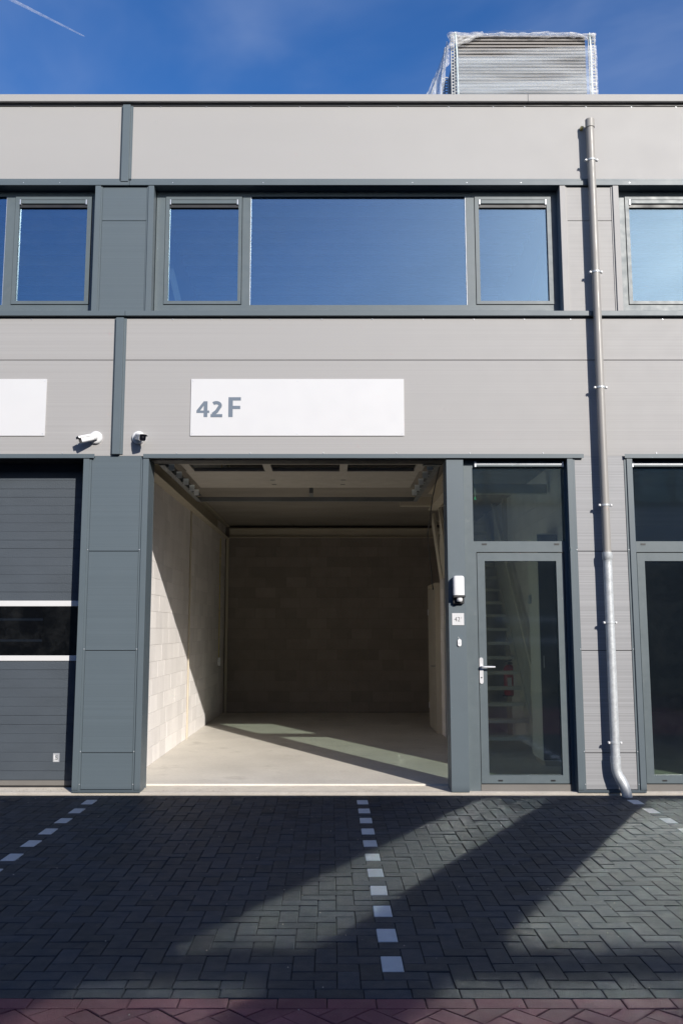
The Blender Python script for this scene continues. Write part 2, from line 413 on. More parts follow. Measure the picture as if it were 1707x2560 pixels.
for k, x, y, rz in [s for s in rs if s[0] == 2]:
    b2 = bmesh.new(); b2.from_mesh(mesh_rh)
    bmesh.ops.transform(b2, matrix=Matrix.Translation((x, y, random.uniform(-0.002, 0.001))) @ Matrix.Rotation(rz, 4, 'Z'), verts=b2.verts)
    bmesh.ops.bisect_plane(b2, geom=b2.verts[:] + b2.edges[:] + b2.faces[:], plane_co=(0, RED0 - 0.002, 0), plane_no=(0, 1, 0), clear_outer=True)
    if len(b2.verts) > 3:
        me = bpy.data.meshes.new("cut"); b2.to_mesh(me); bmc.from_mesh(me); bpy.data.meshes.remove(me)
    b2.free()
me = bpy.data.meshes.new("cut_pavers"); bmc.to_mesh(me); bmc.free(); me.materials.append(M["paver_red"])
o = bpy.data.objects.new("cut_pavers", me); COL.objects.link(o); o.parent = road; tag(o, kind="stuff")

# =================================================================== the building
BAY = 5.13; C0 = 0.285                      # bay width, centre line of the open bay (unit 42 F)
BX0, BX1 = C0 - 1.5 * BAY, C0 + 1.5 * BAY
YB = 8.6                                    # back wall
ZC = 3.74                                   # garage ceiling
B = thing("business_unit_building", (C0, 4.0, 0), "two-storey grey clad business unit building with anthracite frames and roller doors", "building")
def P(v, y, z=None):
    """size seen on the facade plane -> size at depth y"""
    k = (9.35 + y) / 9.35
    return v * k if z is None else CAM_Z + (v - CAM_Z) * k
def screws(parent, pts):
    for x, y, z in pts:
        piece("screw", SCREW, parent, (x, y, z))
b_ = MB(); b_.loft([b_.ring((0, 0.001, 0), (0, -1, 0), 0.0065, 8), b_.ring((0, -0.005, 0), (0, -1, 0), 0.005, 8)])
bmesh.ops.recalc_face_normals(b_.bm, faces=b_.bm.faces)
SCREW = bpy.data.meshes.new("screw"); b_.bm.to_mesh(SCREW); b_.bm.free(); SCREW.materials.append(M["aluminium"])

# floors, roof, back wall, side walls -----------------------------------------
floor = box("floor_slab", "concrete_floor", B, BX0, BX1, 0.41, YB, -0.25, 0.035)
box("threshold", "concrete_sill", B, BX0, BX1, 0.0005, 0.41, -0.25, 0.018, 0.004)
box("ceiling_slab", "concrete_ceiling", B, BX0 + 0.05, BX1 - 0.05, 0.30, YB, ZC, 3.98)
box("roof_slab", "roof_deck", B, BX0 + 0.02, BX1 - 0.02, 0.20, YB + 0.2, 7.20, 7.44)
box("rear_wall", "room_plaster", B, BX0, BX1, YB + 0.14, YB + 0.3, 0, 7.55)
for x0, x1 in ((BX0, BX0 + 0.12), (BX1 - 0.12, BX1)):
    box("side_wall", "cladding", B, x0, x1, 0.20, YB + 0.14, -0.2, 7.50)
box("rear_parapet", "cladding", B, BX0, BX1, YB + 0.3, YB + 0.4, -0.2, 7.6)

box("bounce_floor", "limestone_block", B, BX0 + 0.2, BX1 - 0.2, 0.30, 6.1, 3.981, 3.995)  # pale sheet added to bounce sunlight up onto the ceiling ribs
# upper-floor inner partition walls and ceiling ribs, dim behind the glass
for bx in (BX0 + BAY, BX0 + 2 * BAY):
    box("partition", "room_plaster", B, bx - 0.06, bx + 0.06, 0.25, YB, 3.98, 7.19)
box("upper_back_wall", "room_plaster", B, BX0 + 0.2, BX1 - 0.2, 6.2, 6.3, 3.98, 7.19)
for i in range(14):
    box("ceiling_rib", "deck_rib", B, BX0 + 0.25, BX1 - 0.25, 0.6 + i * 0.4, 0.75 + i * 0.4, 7.12, 7.198)
MB().bar((P(-1.80, 0.9), 0.9, 6.15), (P(-1.35, 0.9), 0.9, 4.2), 0.07, 0.07).build("brace", "cream_steel", B)
MB().bar((P(2.37, 0.9), 0.9, 6.4), (P(1.9, 0.9), 0.9, 4.2), 0.07, 0.07).build("brace", "cream_steel", B)

# cladding panels ------------------------------------------------------------
GAP = 0.006
def panels(z0, z1, m, xs, y0=0.0, th=0.09):
    for x0, x1 in xs:
        box("cladding_panel", m, B, x0 + GAP / 2, x1 - GAP / 2, y0, y0 + th, z0, z1, 0.003)
S1, S2 = -2.281, C0 + BAY / 2               # bay boundaries
xs = ((BX0, S1), (S1, 5.45), (5.45, BX1))
panels(6.590, 7.490, "cladding", xs)
panels(4.551, 5.015, "cladding_ribbed", xs)
panels(3.490, 4.545, "cladding_ribbed", xs)
box("joint_backing", "black_gasket", B, BX0 + 0.01, BX1 - 0.01, 0.05, 0.085, 3.50, 5.01)
box("wall_core", "dark_wall", B, BX0, BX1, 0.091, 0.20, 6.60, 7.48)
box("wall_core", "dark_wall", B, BX0, BX1, 0.0915, 0.25, 3.50, 5.02)
# roof coping, with its lengths
for x0, x1 in ((BX0 - 0.04, -4.0), (-4.0, 2.20), (2.20, BX1 + 0.04)):
    box("coping", "cladding", B, x0 + 0.001, x1 - 0.001, -0.055, 0.26, 7.520, 7.606, 0.004)
box("coping_shadow_line", "black_gasket", B, BX0, BX1, -0.012, 0.05, 7.4905, 7.5195)  # black strip standing in for the shadow line under the coping
screws(B, [(x, -0.001, 7.482) for x in (-3.37, -2.88, -1.91, -1.40, -0.9, -0.35, 0.2, 0.75, 1.32, 1.82, 2.17, 2.86, 3.37, 3.87)])
# flashing under the top panel and the sill below the windows
FL = ((BX0, S1 + 0.05), (S1 + 0.05, 2.83), (2.83, BX1))
for x0, x1 in FL:
    box("flashing", "anthracite", B, x0 + 0.0015, x1 - 0.0015, -0.035, 0.12, 6.536, 6.589, 0.003)
    box("flashing_upstand", "anthracite", B, x0 + 0.0015, x1 - 0.0015, -0.012, -0.001, 6.590, 6.622)
    box("window_sill", "anthracite", B, x0 + 0.0015, x1 - 0.0015, -0.045, 0.14, 5.032, 5.088, 0.003)
box("sill_shadow_gap", "black_gasket", B, BX0, BX1, -0.004, 0.05, 5.0155, 5.0315)
screws(B, [(x, -0.001, 5.005) for x in (-3.25, -1.72, -1.19, -0.66, -0.1, 0.45, 1.0, 1.55, 2.1, 2.6, 3.6)])
screws(B, [(x, -0.031, 6.565) for x in (-3.4, -3.0, -1.75, -0.75, 0.9, 1.5, 2.1, 3.3, 3.9)])
# vertical cover strips
for bx in (S1,):
    for z0, z1 in ((6.575, 7.489), (3.505, 5.013)):
        st = MB(); st.box(bx - 0.045, bx + 0.04, -0.045, -0.0005, z0, z1, 0.004); st.build("cover_strip", "anthracite", B)
        box("cover_strip_flange", "anthracite", B, bx - 0.065, bx + 0.065, -0.012, -0.0008, z0 + 0.004, z1 - 0.001, 0.002)

# upper windows ---------------------------------------------------------------
YW = 0.11
def window(cx):
    """one unit of three lights; frame > casements, panes, vents"""
    u = lambda v: P(v, YW) - C0 + cx
    zz = lambda v: P(v, YW, 1)
    g = MB()
    x0, x1, z0, z1 = u(-1.925), u(2.52), 5.085, zz(6.452)
    g.box(x0, x1, YW, YW + 0.08, zz(6.419), z1 + 0.12)
    g.box(x0, x1, YW, YW + 0.08, z0 - 0.02, zz(5.168))
    for a, b in ((-1.925, -1.829), (-0.977, -0.888), (1.487, 1.580), (2.432, 2.52)):
        g.box(u(a), u(b), YW + 0.0005, YW + 0.0795, zz(5.168), zz(6.419))
    win = g.build("window", "anthracite_frame", B)
    for a, b, ga, gb in ((-1.827, -0.979, -1.782, -1.020), (1.582, 2.430, 1.630, 2.380)):
        c = MB(); yc = YW - 0.012
        a, b = a + 0.004, b - 0.004
        c.box(u(a), u(b), yc, YW + 0.05, zz(6.378), zz(6.411)); c.box(u(a), u(b), yc, YW + 0.05, zz(5.175), zz(5.21))
        c.box(u(a), u(ga), yc + 0.0004, YW + 0.05, zz(5.21), zz(6.378)); c.box(u(gb), u(b), yc + 0.0004, YW + 0.05, zz(5.21), zz(6.378))
        c.build("casement", "anthracite_frame", win)
        box("pane", "window_glass", win, u(ga), u(gb), YW + 0.02, YW + 0.026, zz(5.21), zz(6.378))
        v = MB(); v.box(u(ga) + 0.02, u(gb) - 0.02, YW - 0.022, YW + 0.018, zz(6.325), zz(6.372), 0.006)
        v.build("ventilator", "anthracite_frame", win)
        for e in (u(ga) + 0.004, u(gb) - 0.018):
            box("ventilator_cap", "aluminium", win, e, e + 0.014, YW - 0.022, YW + 0.018, zz(6.318), zz(6.374))
        box("ventilator_slot", "black_gasket", win, u(ga) + 0.004, u(gb) - 0.004, YW - 0.004, YW + 0.019, zz(6.288), zz(6.324))
    box("pane", "window_glass", win, u(-0.888), u(1.487), YW + 0.02, YW + 0.026, zz(5.168), zz(6.419))
    # slim pale strips paint the sunlit reveal edges beside the fixed pane
    for a in (-0.888, 1.481):
        box("lit_edge_strip", "aluminium", win, u(a), u(a) + 0.006, YW + 0.004, YW + 0.019, zz(5.168), zz(6.419))
    return win
for cx in (C0 - BAY, C0, C0 + BAY): window(cx)
# piers between the windows
def upper_pier(bx, m, mr):
    for x0, x1, z0, z1 in ((bx - 0.245, bx + 0.25, 5.100, 6.132), (bx - 0.245, bx + 0.25, 6.137, 6.525)):
        box("pier_panel", mr, B, x0, x1, -0.004, 0.10, z0, z1, 0.002)
    for s, a, b in ((-1, 0.262, 0.325), (1, 0.262, 0.325)):
        box("pier_profile", m, B, bx + s * a, bx + s * b, -0.028, 0.19, 5.0885, 6.5355, 0.003)
        box("pier_flange", m, B, bx + s * 0.2455, bx + s * 0.2615, -0.012, 0.10, 5.0885, 6.530)
    box("pier_gap", "black_gasket", B, bx - 0.24, bx + 0.24, -0.002, 0.02, 5.0885, 5.0995)
upper_pier(S1, "anthracite", "anthracite_ribbed")
upper_pier(S2, "cladding", "cladding_ribbed")
for bx in (BX0, BX1):
    box("pier_panel", "cladding_ribbed", B, max(bx - 0.3, BX0), min(bx + 0.3, BX1), -0.004, 0.19, 5.0885, 6.5355, 0.002)

# ground-floor piers -----------------------------------------------------------
def lower_pier(bx, m, mr, fm):
    zs = (0.045, 0.410, 1.443, 2.475, 3.500)
    for z0, z1 in zip(zs, zs[1:]):
        box("pier_panel", mr, B, bx - 0.262, bx + 0.262, 0.0, 0.20, z0 + 0.004, z1 - 0.003, 0.002)
    box("pier_joint", "black_gasket", B, bx - 0.26, bx + 0.26, 0.012, 0.19, 0.05, 3.49)
    box("pier_base", m, B, bx - 0.345, bx + 0.345, -0.014, 0.20, 0.0185, 0.044)
    for s in (-1, 1):
        box("pier_profile", fm, B, bx + s * 0.285, bx + s * 0.347, -0.022, 0.27, 0.0445, 3.476, 0.003)
        box("pier_flange", fm, B, bx + s * 0.263, bx + s * 0.2845, -0.008, 0.20, 0.0445, 3.475)
    screws(B, [(bx + s * 0.272, -0.009, z) for s in (-1, 1) for z in (0.10, 0.425, 1.458, 2.49)])
lower_pier(S1, "anthracite", "anthracite_ribbed", "anthracite")
lower_pier(S2, "anthracite", "cladding_silver", "anthracite")
for bx in (BX0, BX1):
    box("pier_panel", "anthracite_ribbed", B, max(bx - 0.34, BX0), min(bx + 0.34, BX1), 0.0, 0.25, 0.0185, 3.49, 0.002)

# header flashings over the openings
for x0, x1, m in ((BX0 + 0.3, S1 - 0.228, "anthracite"), (S1 + 0.288, S2 - 0.17, "anthracite"), (S2 + 0.265, BX1 - 0.3, "anthracite")):
    box("header_flashing", m, B, x0, x1, -0.032, 0.10, 3.4765, 3.4895, 0.002)
    box("header_flashing_lip", m, B, x0, x1, -0.034, -0.0325, 3.466, 3.509)
    screws(B, [(x0 + 0.35 + i * 0.78, -0.001, 3.524) for i in range(6)])
    box("soffit", "black_gasket", B, x0 + 0.06, x1 - 0.06, 0.10, 0.31, 3.465, 3.489)

# pedestrian door units ----------------------------------------------------------
YD = 0.085
def door_unit(mx, lead):
    """mx maps a bay coordinate (measured on the open bay) to x"""
    def X(a, b, y): 
        q = sorted((mx(P(a, y)), mx(P(b, y)))); return q[0], q[1]
    zz = lambda v, y=YD: P(v, y, 1)
    g = MB()
    g.box(*X(1.402, 1.497, YD), YD, YD + 0.07, 0.0185, 3.463)
    g.box(*X(2.470, 2.553, YD), YD, YD + 0.07, 0.0185, 3.463)
    g.box(*X(1.497, 2.470, YD), YD + 0.0005, YD + 0.0695, zz(3.365), 3.463)
    g.box(*X(1.497, 2.470, YD), YD + 0.0005, YD + 0.0695, zz(2.467), zz(2.580))
    g.box(*X(1.497, 1.5235, YD), YD + 0.0005, YD + 0.0695, 0.0185, zz(2.467))
    g.box(*X(2.4465, 2.470, YD), YD + 0.0005, YD + 0.0695, 0.0185, zz(2.467))
    d = g.build("door_frame", "anthracite_frame", B)
    g = MB(); yl = YD + 0.006
    z0, z1, g0, g1 = zz(0.107), zz(2.458), zz(0.187), zz(2.373)
    g.box(*X(1.531, 1.610, YD), yl, yl + 0.06, z0, z1); g.box(*X(2.360, 2.439, YD), yl, yl + 0.06, z0, z1)
    g.box(*X(1.610, 2.360, YD), yl + 0.0004, yl + 0.0596, z0, g0); g.box(*X(1.610, 2.360, YD), yl + 0.0004, yl + 0.0596, g1, z1)
    leaf = g.build("door_leaf", "anthracite_frame", B)
    box("pane", "door_glass", leaf, *X(1.610, 2.360, YD), yl + 0.025, yl + 0.031, g0, g1)
    for v in (1.70, 2.235):
        box("drain_cap", "black_plastic", leaf, *X(v, v + 0.045, YD), yl - 0.004, yl, zz(0.128), zz(0.143))
    box("pane", "door_glass", d, *X(1.497, 2.470, YD), YD + 0.03, YD + 0.036, zz(2.580), zz(3.365))
    for v in (1.585, 2.345):
        box("drain_cap", "black_plastic", d, *X(v, v + 0.05, YD), YD - 0.004, YD, zz(2.541), zz(2.558))
    v = MB(); v.box(*X(1.525, 2.455, YD), YD - 0.03, YD + 0.0, zz(3.372), zz(3.425), 0.005); v.build("ventilator", "anthracite_frame", d)
    box("ventilator_ridge", "aluminium", d, *X(1.535, 2.445, YD), YD - 0.034, YD - 0.0305, zz(3.396), zz(3.403))
    for e in (1.520, 2.445): box("ventilator_cap", "aluminium", d, *X(e, e + 0.018, YD), YD - 0.033, YD + 0.0, zz(3.37), zz(3.427))
    box("threshold_bar", "seal_grey", d, *X(1.5235, 2.4465, YD), YD - 0.005, YD + 0.07, 0.0185, zz(0.098))
    # handle: long plate, lever on a neck
    h = MB(); hx = mx(P(1.549, yl)); zt, zb = zz(1.372), zz(1.104)
    n = 10; prof = []
    for i in range(n + 1): a = math.pi * i / n; prof.append((math.cos(a) * 0.0195, zt - 0.0195 + math.sin(a) * 0.0195))
    for i in range(n + 1): a = math.pi + math.pi * i / n; prof.append((math.cos(a) * 0.0195, zb + 0.0195 + math.sin(a) * 0.0195))
    h.hull([(hx + p[0], yl - 0.012, p[1]) for p in prof], [(hx + p[0], yl - 0.0005, p[1]) for p in prof])
    hp = h.build("handle_plate", "steel_bright", leaf)
    s = 1 if mx(1) > mx(0) else -1
    zl = zz(1.277)
    h = MB(); h.tube([(hx, yl - 0.011, zl), (hx, yl - 0.05, zl), (hx + s * 0.008, yl - 0.06, zl), (hx + s * 0.03, yl - 0.062, zl), (hx + s * 0.135, yl - 0.062, zl)], [0.011, 0.011, 0.0115, 0.0105, 0.010], 10)
    h.build("lever", "steel_bright", leaf)
    k = MB(); k.loft([k.ring((hx, yl - 0.0119, zz(1.168)), (0, -1, 0), 0.008, 10), k.ring((hx, yl - 0.016, zz(1.168)), (0, -1, 0), 0.007, 10)])
    k.build("keyhole", "black_plastic", leaf)
door_unit(lambda v: v, 1)
door_unit(lambda v: 2 * S2 - (v if v > 1.66 else v - 0.42), -1)     # the neighbour has the wider door
box("pier_reveal", "black_gasket", B, 2.553, S2 - 0.3475, 0.10, 0.26, 0.02, 3.46)
# centre posts between the roller doors and the pedestrian doors
for a, b in ((1.222, 1.404), (2 * S2 - 0.984, 2 * S2 - 0.802)):
    box("door_post", "anthracite", B, a, b, -0.004, 0.27, 0.0185, 3.4655, 0.003)
a, b = 2 * S1 - 1.404, 2 * S1 - 1.222
box("door_post", "anthracite", B, a, b, -0.004, 0.27, 0.0185, 3.4655, 0.003)
box("blank_panel", "anthracite_ribbed", B, BX0 + 0.345, a - 0.002, 0.05, 0.2, 0.0185, 3.46)

# closed sectional doors of the neighbours: slats, a glazed band between white strips
def closed_door(x0, x1, logo):
    yd = 0.285
    zz = lambda v: P(v, yd - 0.085, 1)
    base = box("sectional_door", "black_gasket", B, x0 - 0.05, x1 + 0.05, yd + 0.012, yd + 0.045, 0.02, 3.465)
    s0, s1, s2, s3 = zz(1.335), zz(1.390), zz(1.901), zz(1.960)
    zs = []
    z = 0.085
    n = 13
    for i in range(n): zs.append((0.095 + (s0 - 0.095) * i / n, 0.095 + (s0 - 0.095) * (i + 1) / n, i))
    top = 3.465; n2 = 16
    for i in range(n2): zs.append((s3 + (top - s3) * i / n2, s3 + (top - s3) * (i + 1) / n2, i))
    for a, b, i in zs:
        g_ = 0.0012 if i % 6 else 0.004
        MB().box(x0 - 0.04, x1 + 0.04, yd, yd + 0.012, a + g_ / 2, b - g_ / 2, 0.0008).build("slat", "door_slat_paint", base)
    for a, b in ((s0, s1), (s2, s3)):
        box("white_strip", "white_strip", base, x0 - 0.04, x1 + 0.04, yd - 0.012, yd + 0.012, a, b, 0.003)
    box("glazed_band", "door_band_glass", base, x0 - 0.04, x1 + 0.04, yd - 0.002, yd + 0.004, s1, s2)
    for v in (0.34, 0.67):
        xm = x0 + (x1 - x0) * v
        box("mullion", "black_plastic", base, xm - 0.03, xm + 0.03, yd + 0.004, yd + 0.0119, s1, s2)
    box("bottom_seal", "seal_grey", base, x0 - 0.02, x1 + 0.02, yd - 0.004, yd + 0.02, 0.040, 0.092, 0.003)
    if logo:
        lx, lz = -2.885, P(0.352, yd - 0.09, 1)
        st = box("sticker", "aluminium", base, lx - 0.034, lx + 0.034, yd - 0.0015, yd - 0.0002, lz - 0.045, lz + 0.045)
        tag(st, label="small silver maker's sticker near the foot of the door")
        for nm, a, b, c, d in (("sticker_stroke", -0.026, -0.014, -0.006, 0.03), ("sticker_stroke", -0.026, 0.006, -0.018, -0.008), ("sticker_line", -0.026, 0.02, -0.030, -0.026), ("sticker_line", -0.026, 0.02, -0.038, -0.034)):
            box(nm, "white_plastic", st, lx + a, lx + b, yd - 0.0022, yd - 0.0016, lz + c, lz + d)
        text("sticker_letter", "S", "track_steel", st, (lx - 0.010, yd - 0.003, lz - 0.02), 0.062, 0.0006)
closed_door(2 * S1 - 1.220, S1 - 0.347, True)
closed_door(2 * S2 - 0.800, BX1 - 0.345, False)

# ------------------------------------------------------------------ inside the open unit
# block walls: bed of mortar with every block proud of it
def block_wall(name, p0, p1, thick, z0, z1, face, own, bl=0.41, bh=0.205, bm_="limestone_block", mm_="mortar"):
    """wall from p0 to p1 (x,y); face = +1/-1 side (left of direction = +1) that carries the blocks"""
    p0, p1 = Vector((*p0, 0)), Vector((*p1, 0)); d = (p1 - p0); L = d.length; d.normalize()
    nrm = Vector((-d.y, d.x, 0)) * face
    ang = math.atan2(d.y, d.x)
    wall = MB(); a, b = p0 - nrm * 0.004, p1 - nrm * 0.004; a2, b2 = p0 - nrm * thick, p1 - nrm * thick
    wall.hull([(v.x, v.y, z0) for v in (a, b, b2, a2)], [(v.x, v.y, z1) for v in (a, b, b2, a2)])
    wall = wall.build(name, mm_, B)
    meshes = {}
    def bmesh_for(l, h):
        k = (round(l, 3), round(h, 3))
        if k not in meshes:
            m = MB(); j = 0.0025; e = 0.0015; x, z = l / 2 - j / 2, h / 2 - j / 2
            m.loft([[Vector((-x, y, -z)), Vector((x, y, -z)), Vector((x, y, z)), Vector((-x, y, z))] for y in (0.02,)] +
                   [[Vector((-x + q, y, -z + q)), Vector((x - q, y, -z + q)), Vector((x - q, y, z - q)), Vector((-x + q, y, z - q))] for y, q in ((-e, 0.0), (-0.0025, e))], smooth=False)
            bmesh.ops.recalc_face_normals(m.bm, faces=m.bm.faces)
            me = bpy.data.meshes.new("block"); m.bm.to_mesh(me); m.bm.free(); me.materials.append(M[bm_]); meshes[k] = me
        return meshes[k]
    lst = []
    r = 0; z = z0
    while z < z1 - 0.02:
        h = min(bh, z1 - z); s = -(0.5 * bl if r % 2 else 0.0) - (0.13 if r % 3 == 1 else 0)
        while s < L - 0.01:
            a = max(s, 0); e = min(s + bl, L)
            if e - a > 0.03: lst.append(((a + e) / 2, z + h / 2, e - a, h))
            s += bl
        z += bh; r += 1
    lst.sort(key=lambda q: (Vector((p0.x + d.x * q[0], p0.y + d.y * q[0], q[1])) - Vector((0, CAM_Y, CAM_Z))).length)
    rot = (0, 0, ang if face < 0 else ang + math.pi)
    for i, (s, zc, l, h) in enumerate(lst):
        if i < own:
            pos = p0 + d * s + nrm * random.uniform(-0.0005, 0.002)
            piece("block", bmesh_for(l, h), wall, (pos.x, pos.y, zc), rot)
    rest = lst[own:]
    if rest:
        bm = bmesh.new()
        for s, zc, l, h in rest:
            n0 = len(bm.verts); bm.from_mesh(bmesh_for(l, h)); bm.verts.ensure_lookup_table()
            pos = p0 + d * s + nrm * random.uniform(-0.0005, 0.002)
            bmesh.ops.transform(bm, matrix=Matrix.Translation((pos.x, pos.y, zc)) @ Matrix.Rotation(rot[2], 4, 'Z'), verts=bm.verts[n0:])
        bmesh.ops.translate(bm, verts=bm.verts, vec=-Vector(B["_o"]))
        me = bpy.data.meshes.new("blocks"); bm.to_mesh(me); bm.free(); me.materials.append(M[bm_])
        o = bpy.data.objects.new("blocks", me); COL.objects.link(o); o.parent = wall; tag(o, kind="stuff")
    return wall
WLX0, WLX1 = -2.207, -2.130                 # left wall leans a little out of square
block_wall("block_wall", (WLX0, 0.25), (WLX1, YB), 0.06, 0.036, 3.735, -1, 290)
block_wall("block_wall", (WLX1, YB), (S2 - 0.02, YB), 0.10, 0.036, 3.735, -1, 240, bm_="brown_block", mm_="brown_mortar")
block_wall("block_wall", (S2 - 0.06, YB), (S2 - 0.06, 0.27), 0.05, 0.036, 3.735, -1, 0)
box("party_wall", "mortar", B, S2 - 0.009, S2 + 0.08, 0.271, YB, 0.02, 3.735)
box("party_wall", "mortar", B, S1 - 0.06, WLX0 - 0.061, 0.271, YB, 0.02, 3.735)
# steel beams below the ceiling
lb = MB()
lb.box(-2.185, -2.045, 0.45, YB - 0.02, 3.470, 3.485); lb.box(-2.150, -2.138, 0.45, YB - 0.02, 3.485, 3.715); lb.box(-2.185, -2.045, 0.45, YB - 0.02, 3.715, 3.738)
lb.build("steel_beam", "cream_steel", B)
rb = MB(); rb.box(-2.04, S2 - 0.1, YB - 0.16, YB - 0.008, 3.490, 3.505); rb.box(-2.04, S2 - 0.1, YB - 0.10, YB - 0.085, 3.505, 3.66); rb.box(-2.04, S2 - 0.1, YB - 0.16, YB - 0.008, 3.66, 3.675)
rb.build("steel_beam", "cream_steel", B)
sb = MB(); sb.box(1.40, 1.52, 0.5, 3.4, 3.36, 3.375); sb.box(1.455, 1.467, 0.5, 3.4, 3.375, 3.60); sb.box(1.40, 1.52, 0.5, 3.4, 3.60, 3.615)
sb.build("steel_beam", "cream_steel", B)
box("cross_beam", "cream_steel", B, 1.00, 1.75, 3.41, 3.50, 3.43, 3.56)
box("cross_beam", "cream_steel", B, 1.531, S2 - 0.1, 1.9, 2.0, 3.38, 3.50)
MB().tube([(WLX0 + (WLX1 - WLX0) * 0.49 + 0.018, 4.3, 0.036), (WLX0 + (WLX1 - WLX0) * 0.49 + 0.018, 4.3, 3.47)], 0.014, 8).build("wall_strip", "cream_steel", B)
MB().tube([(-2.08, YB - 0.06, 0.036), (-2.08, YB - 0.06, 3.47)], 0.03, 10).build("corner_pipe", "cream_steel", B)
# wall behind the interior door and the door itself, ajar
lp = block_wall("block_wall", (1.74, 4.55), (1.74, 4.95), 0.10, 0.036, 2.45, 1, 60)
dl = box("interior_door", "cream_panel", B, 1.665, 1.705, 4.98, 6.02, 0.05, 2.33, 0.003)
box("hinge", "steel_bright", dl, 1.650, 1.664, 6.00, 6.03, 0.35, 0.45); box("hinge", "steel_bright", dl, 1.650, 1.664, 6.00, 6.03, 1.90, 2.0)
MB().tube([(1.66, 5.08, 1.08), (1.61, 5.08, 1.08), (1.61, 5.20, 1.08)], 0.009, 8).build("handle", "track_steel", dl)
df = MB(); df.box(1.66, 1.76, 4.955, 4.979, 0.036, 2.40); df.box(1.66, 1.76, 6.025, 6.05, 0.036, 2.40); df.box(1.66, 1.76, 4.979, 6.025, 2.345, 2.40)
df.build("interior_door_frame", "cream_steel", B)

# the lifted sectional door: panels lying flat under the ceiling, tracks, brackets
dx0, dx1 = -1.72, 1.04
sd = box("lifted_door", "cream_panel", B, dx0, dx1, 1.09, 1.685, 3.515, 3.555, 0.004)
box("section", "cream_panel", sd, dx0, dx1, 1.69, 2.285, 3.515, 3.555, 0.004)
fr_ = MB(); fr_.box(dx0, dx1, 0.56, 0.60, 3.513, 3.555); fr_.box(dx0, dx1, 1.045, 1.085, 3.513, 3.555)
for xm in (dx0 + 0.02, -0.78, 0.10, dx1 - 0.06): fr_.box(xm, xm + 0.09, 0.60, 1.045, 3.5135, 3.5545)
fr_.build("window_section", "cream_panel", sd)
box("window_pane", "door_band_glass", sd, dx0 + 0.1, dx1 - 0.07, 0.60, 1.045, 3.535, 3.541)
for xm in (-0.76, 0.12):
    for yy in (1.66, 1.72 + 0.28):
        box("hinge_plate", "track_steel", sd, xm, xm + 0.06, yy - 0.01, yy + 0.02, 3.510, 3.5145)
for s, tx, bx in ((-1, -1.86, -1.785), (1, 1.185, 1.105)):
    t_ = MB(); t_.box(tx - 0.03, tx + 0.03, 0.32, 3.12, 3.53, 3.545); t_.box(tx + s * 0.02, tx + s * 0.03, 0.32, 3.12, 3.46, 3.53); t_.box(tx - 0.03, tx + 0.03, 0.32, 3.12, 3.452, 3.46)
    t_.build("track", "track_steel", sd)
    for yy in (0.50, 1.0, 1.5, 1.98, 2.36):
        k_ = MB(); k_.box(bx - 0.032, bx + 0.032, yy, yy + 0.006, 3.425, 3.495); k_.box(bx - 0.032, bx + 0.032, yy - 0.03, yy - 0.0005, 3.4945, 3.50); k_.box(min(bx, bx + s * 0.06), max(bx, bx + s * 0.06), yy + 0.0065, yy + 0.016, 3.455, 3.465)
        k_.build("roller_bracket", "bracket_steel", sd)
box("track_bar", "track_steel", sd, -1.89, 1.215, 3.121, 3.16, 3.455, 3.515)
box("spring_bracket", "track_steel", sd, -0.30, -0.25, 2.75, 3.12, 3.516, 3.62)
box("shaft_box", "track_steel", sd, 1.02, 1.17, 0.33, 0.42, 3.46, 3.57)
MB().tube([(1.20, 0.36, 3.46), (1.26, 1.6, 3.30), (1.33, 2.9, 2.95), (1.40, 2.95, 2.2)], 0.008, 6).build("pull_cord", "black_plastic", sd)
# jamb linings of the opening
box("jamb_lining", "anthracite", B, -1.9335 - 0.30, -1.9335, 0.2705, 0.285, 0.02, 3.46)
box("jamb_lining", "anthracite", B, 1.224, 1.30, 0.2705, 0.285, 0.0355, 3.46)

# =================================================================== things on and in the building
# name boards
def board(name, x0, x1, z0, z1, label):
    t = thing(name, ((x0 + x1) / 2, 0, z0), label, "sign")
    box("panel", "sign_white", t, x0, x1, -0.012, -0.0005, z0, z1, 0.0015)
    for x in (x0 + 0.022, (x0 + x1) / 2, x1 - 0.022):
        for z in (z0 + 0.022, z1 - 0.022):
            c = MB(); c.loft([c.ring((x, -0.012, z), (0, -1, 0), 0.006, 8), c.ring((x, -0.0145, z), (0, -1, 0), 0.005, 8)]); c.build("screw", "aluminium", t)
    return t
sg = board("name_board", -1.5035, 0.7815, 3.710, 4.3345, "white rectangular sign board reading 42 F above the open garage")
def glyph(name, loops, m, parent, y=-0.0135, th=0.0012):
    """flat letter from filled outlines (outer loops and boxes) in facade coordinates"""
    g = MB()
    for i, lp_ in enumerate(loops): g.hull([(x, y - i * 0.0002, z) for x, z in lp_], [(x, y + th, z) for x, z in lp_])
    return g.build(name, m, parent)
# 4
x0, x1, z0, z1 = -1.440, -1.303, 3.9145, 4.088
glyph("digit", [[(x0, z0 + 0.045), (x1, z0 + 0.045), (x1, z0 + 0.072), (x0, z0 + 0.072)],
                [(x1 - 0.060, z0), (x1 - 0.020, z0), (x1 - 0.020, z0 + 0.0449), (x1 - 0.060, z0 + 0.0449)],
                [(x1 - 0.060, z0 + 0.0721), (x1 - 0.020, z0 + 0.0721), (x1 - 0.020, z1), (x1 - 0.060, z1)],
                [(x0, z0 + 0.0721), (x0 + 0.040, z0 + 0.0721), (x1 - 0.0601, z1 - 0.048), (x1 - 0.0601, z1)]], "sign_grey", sg)
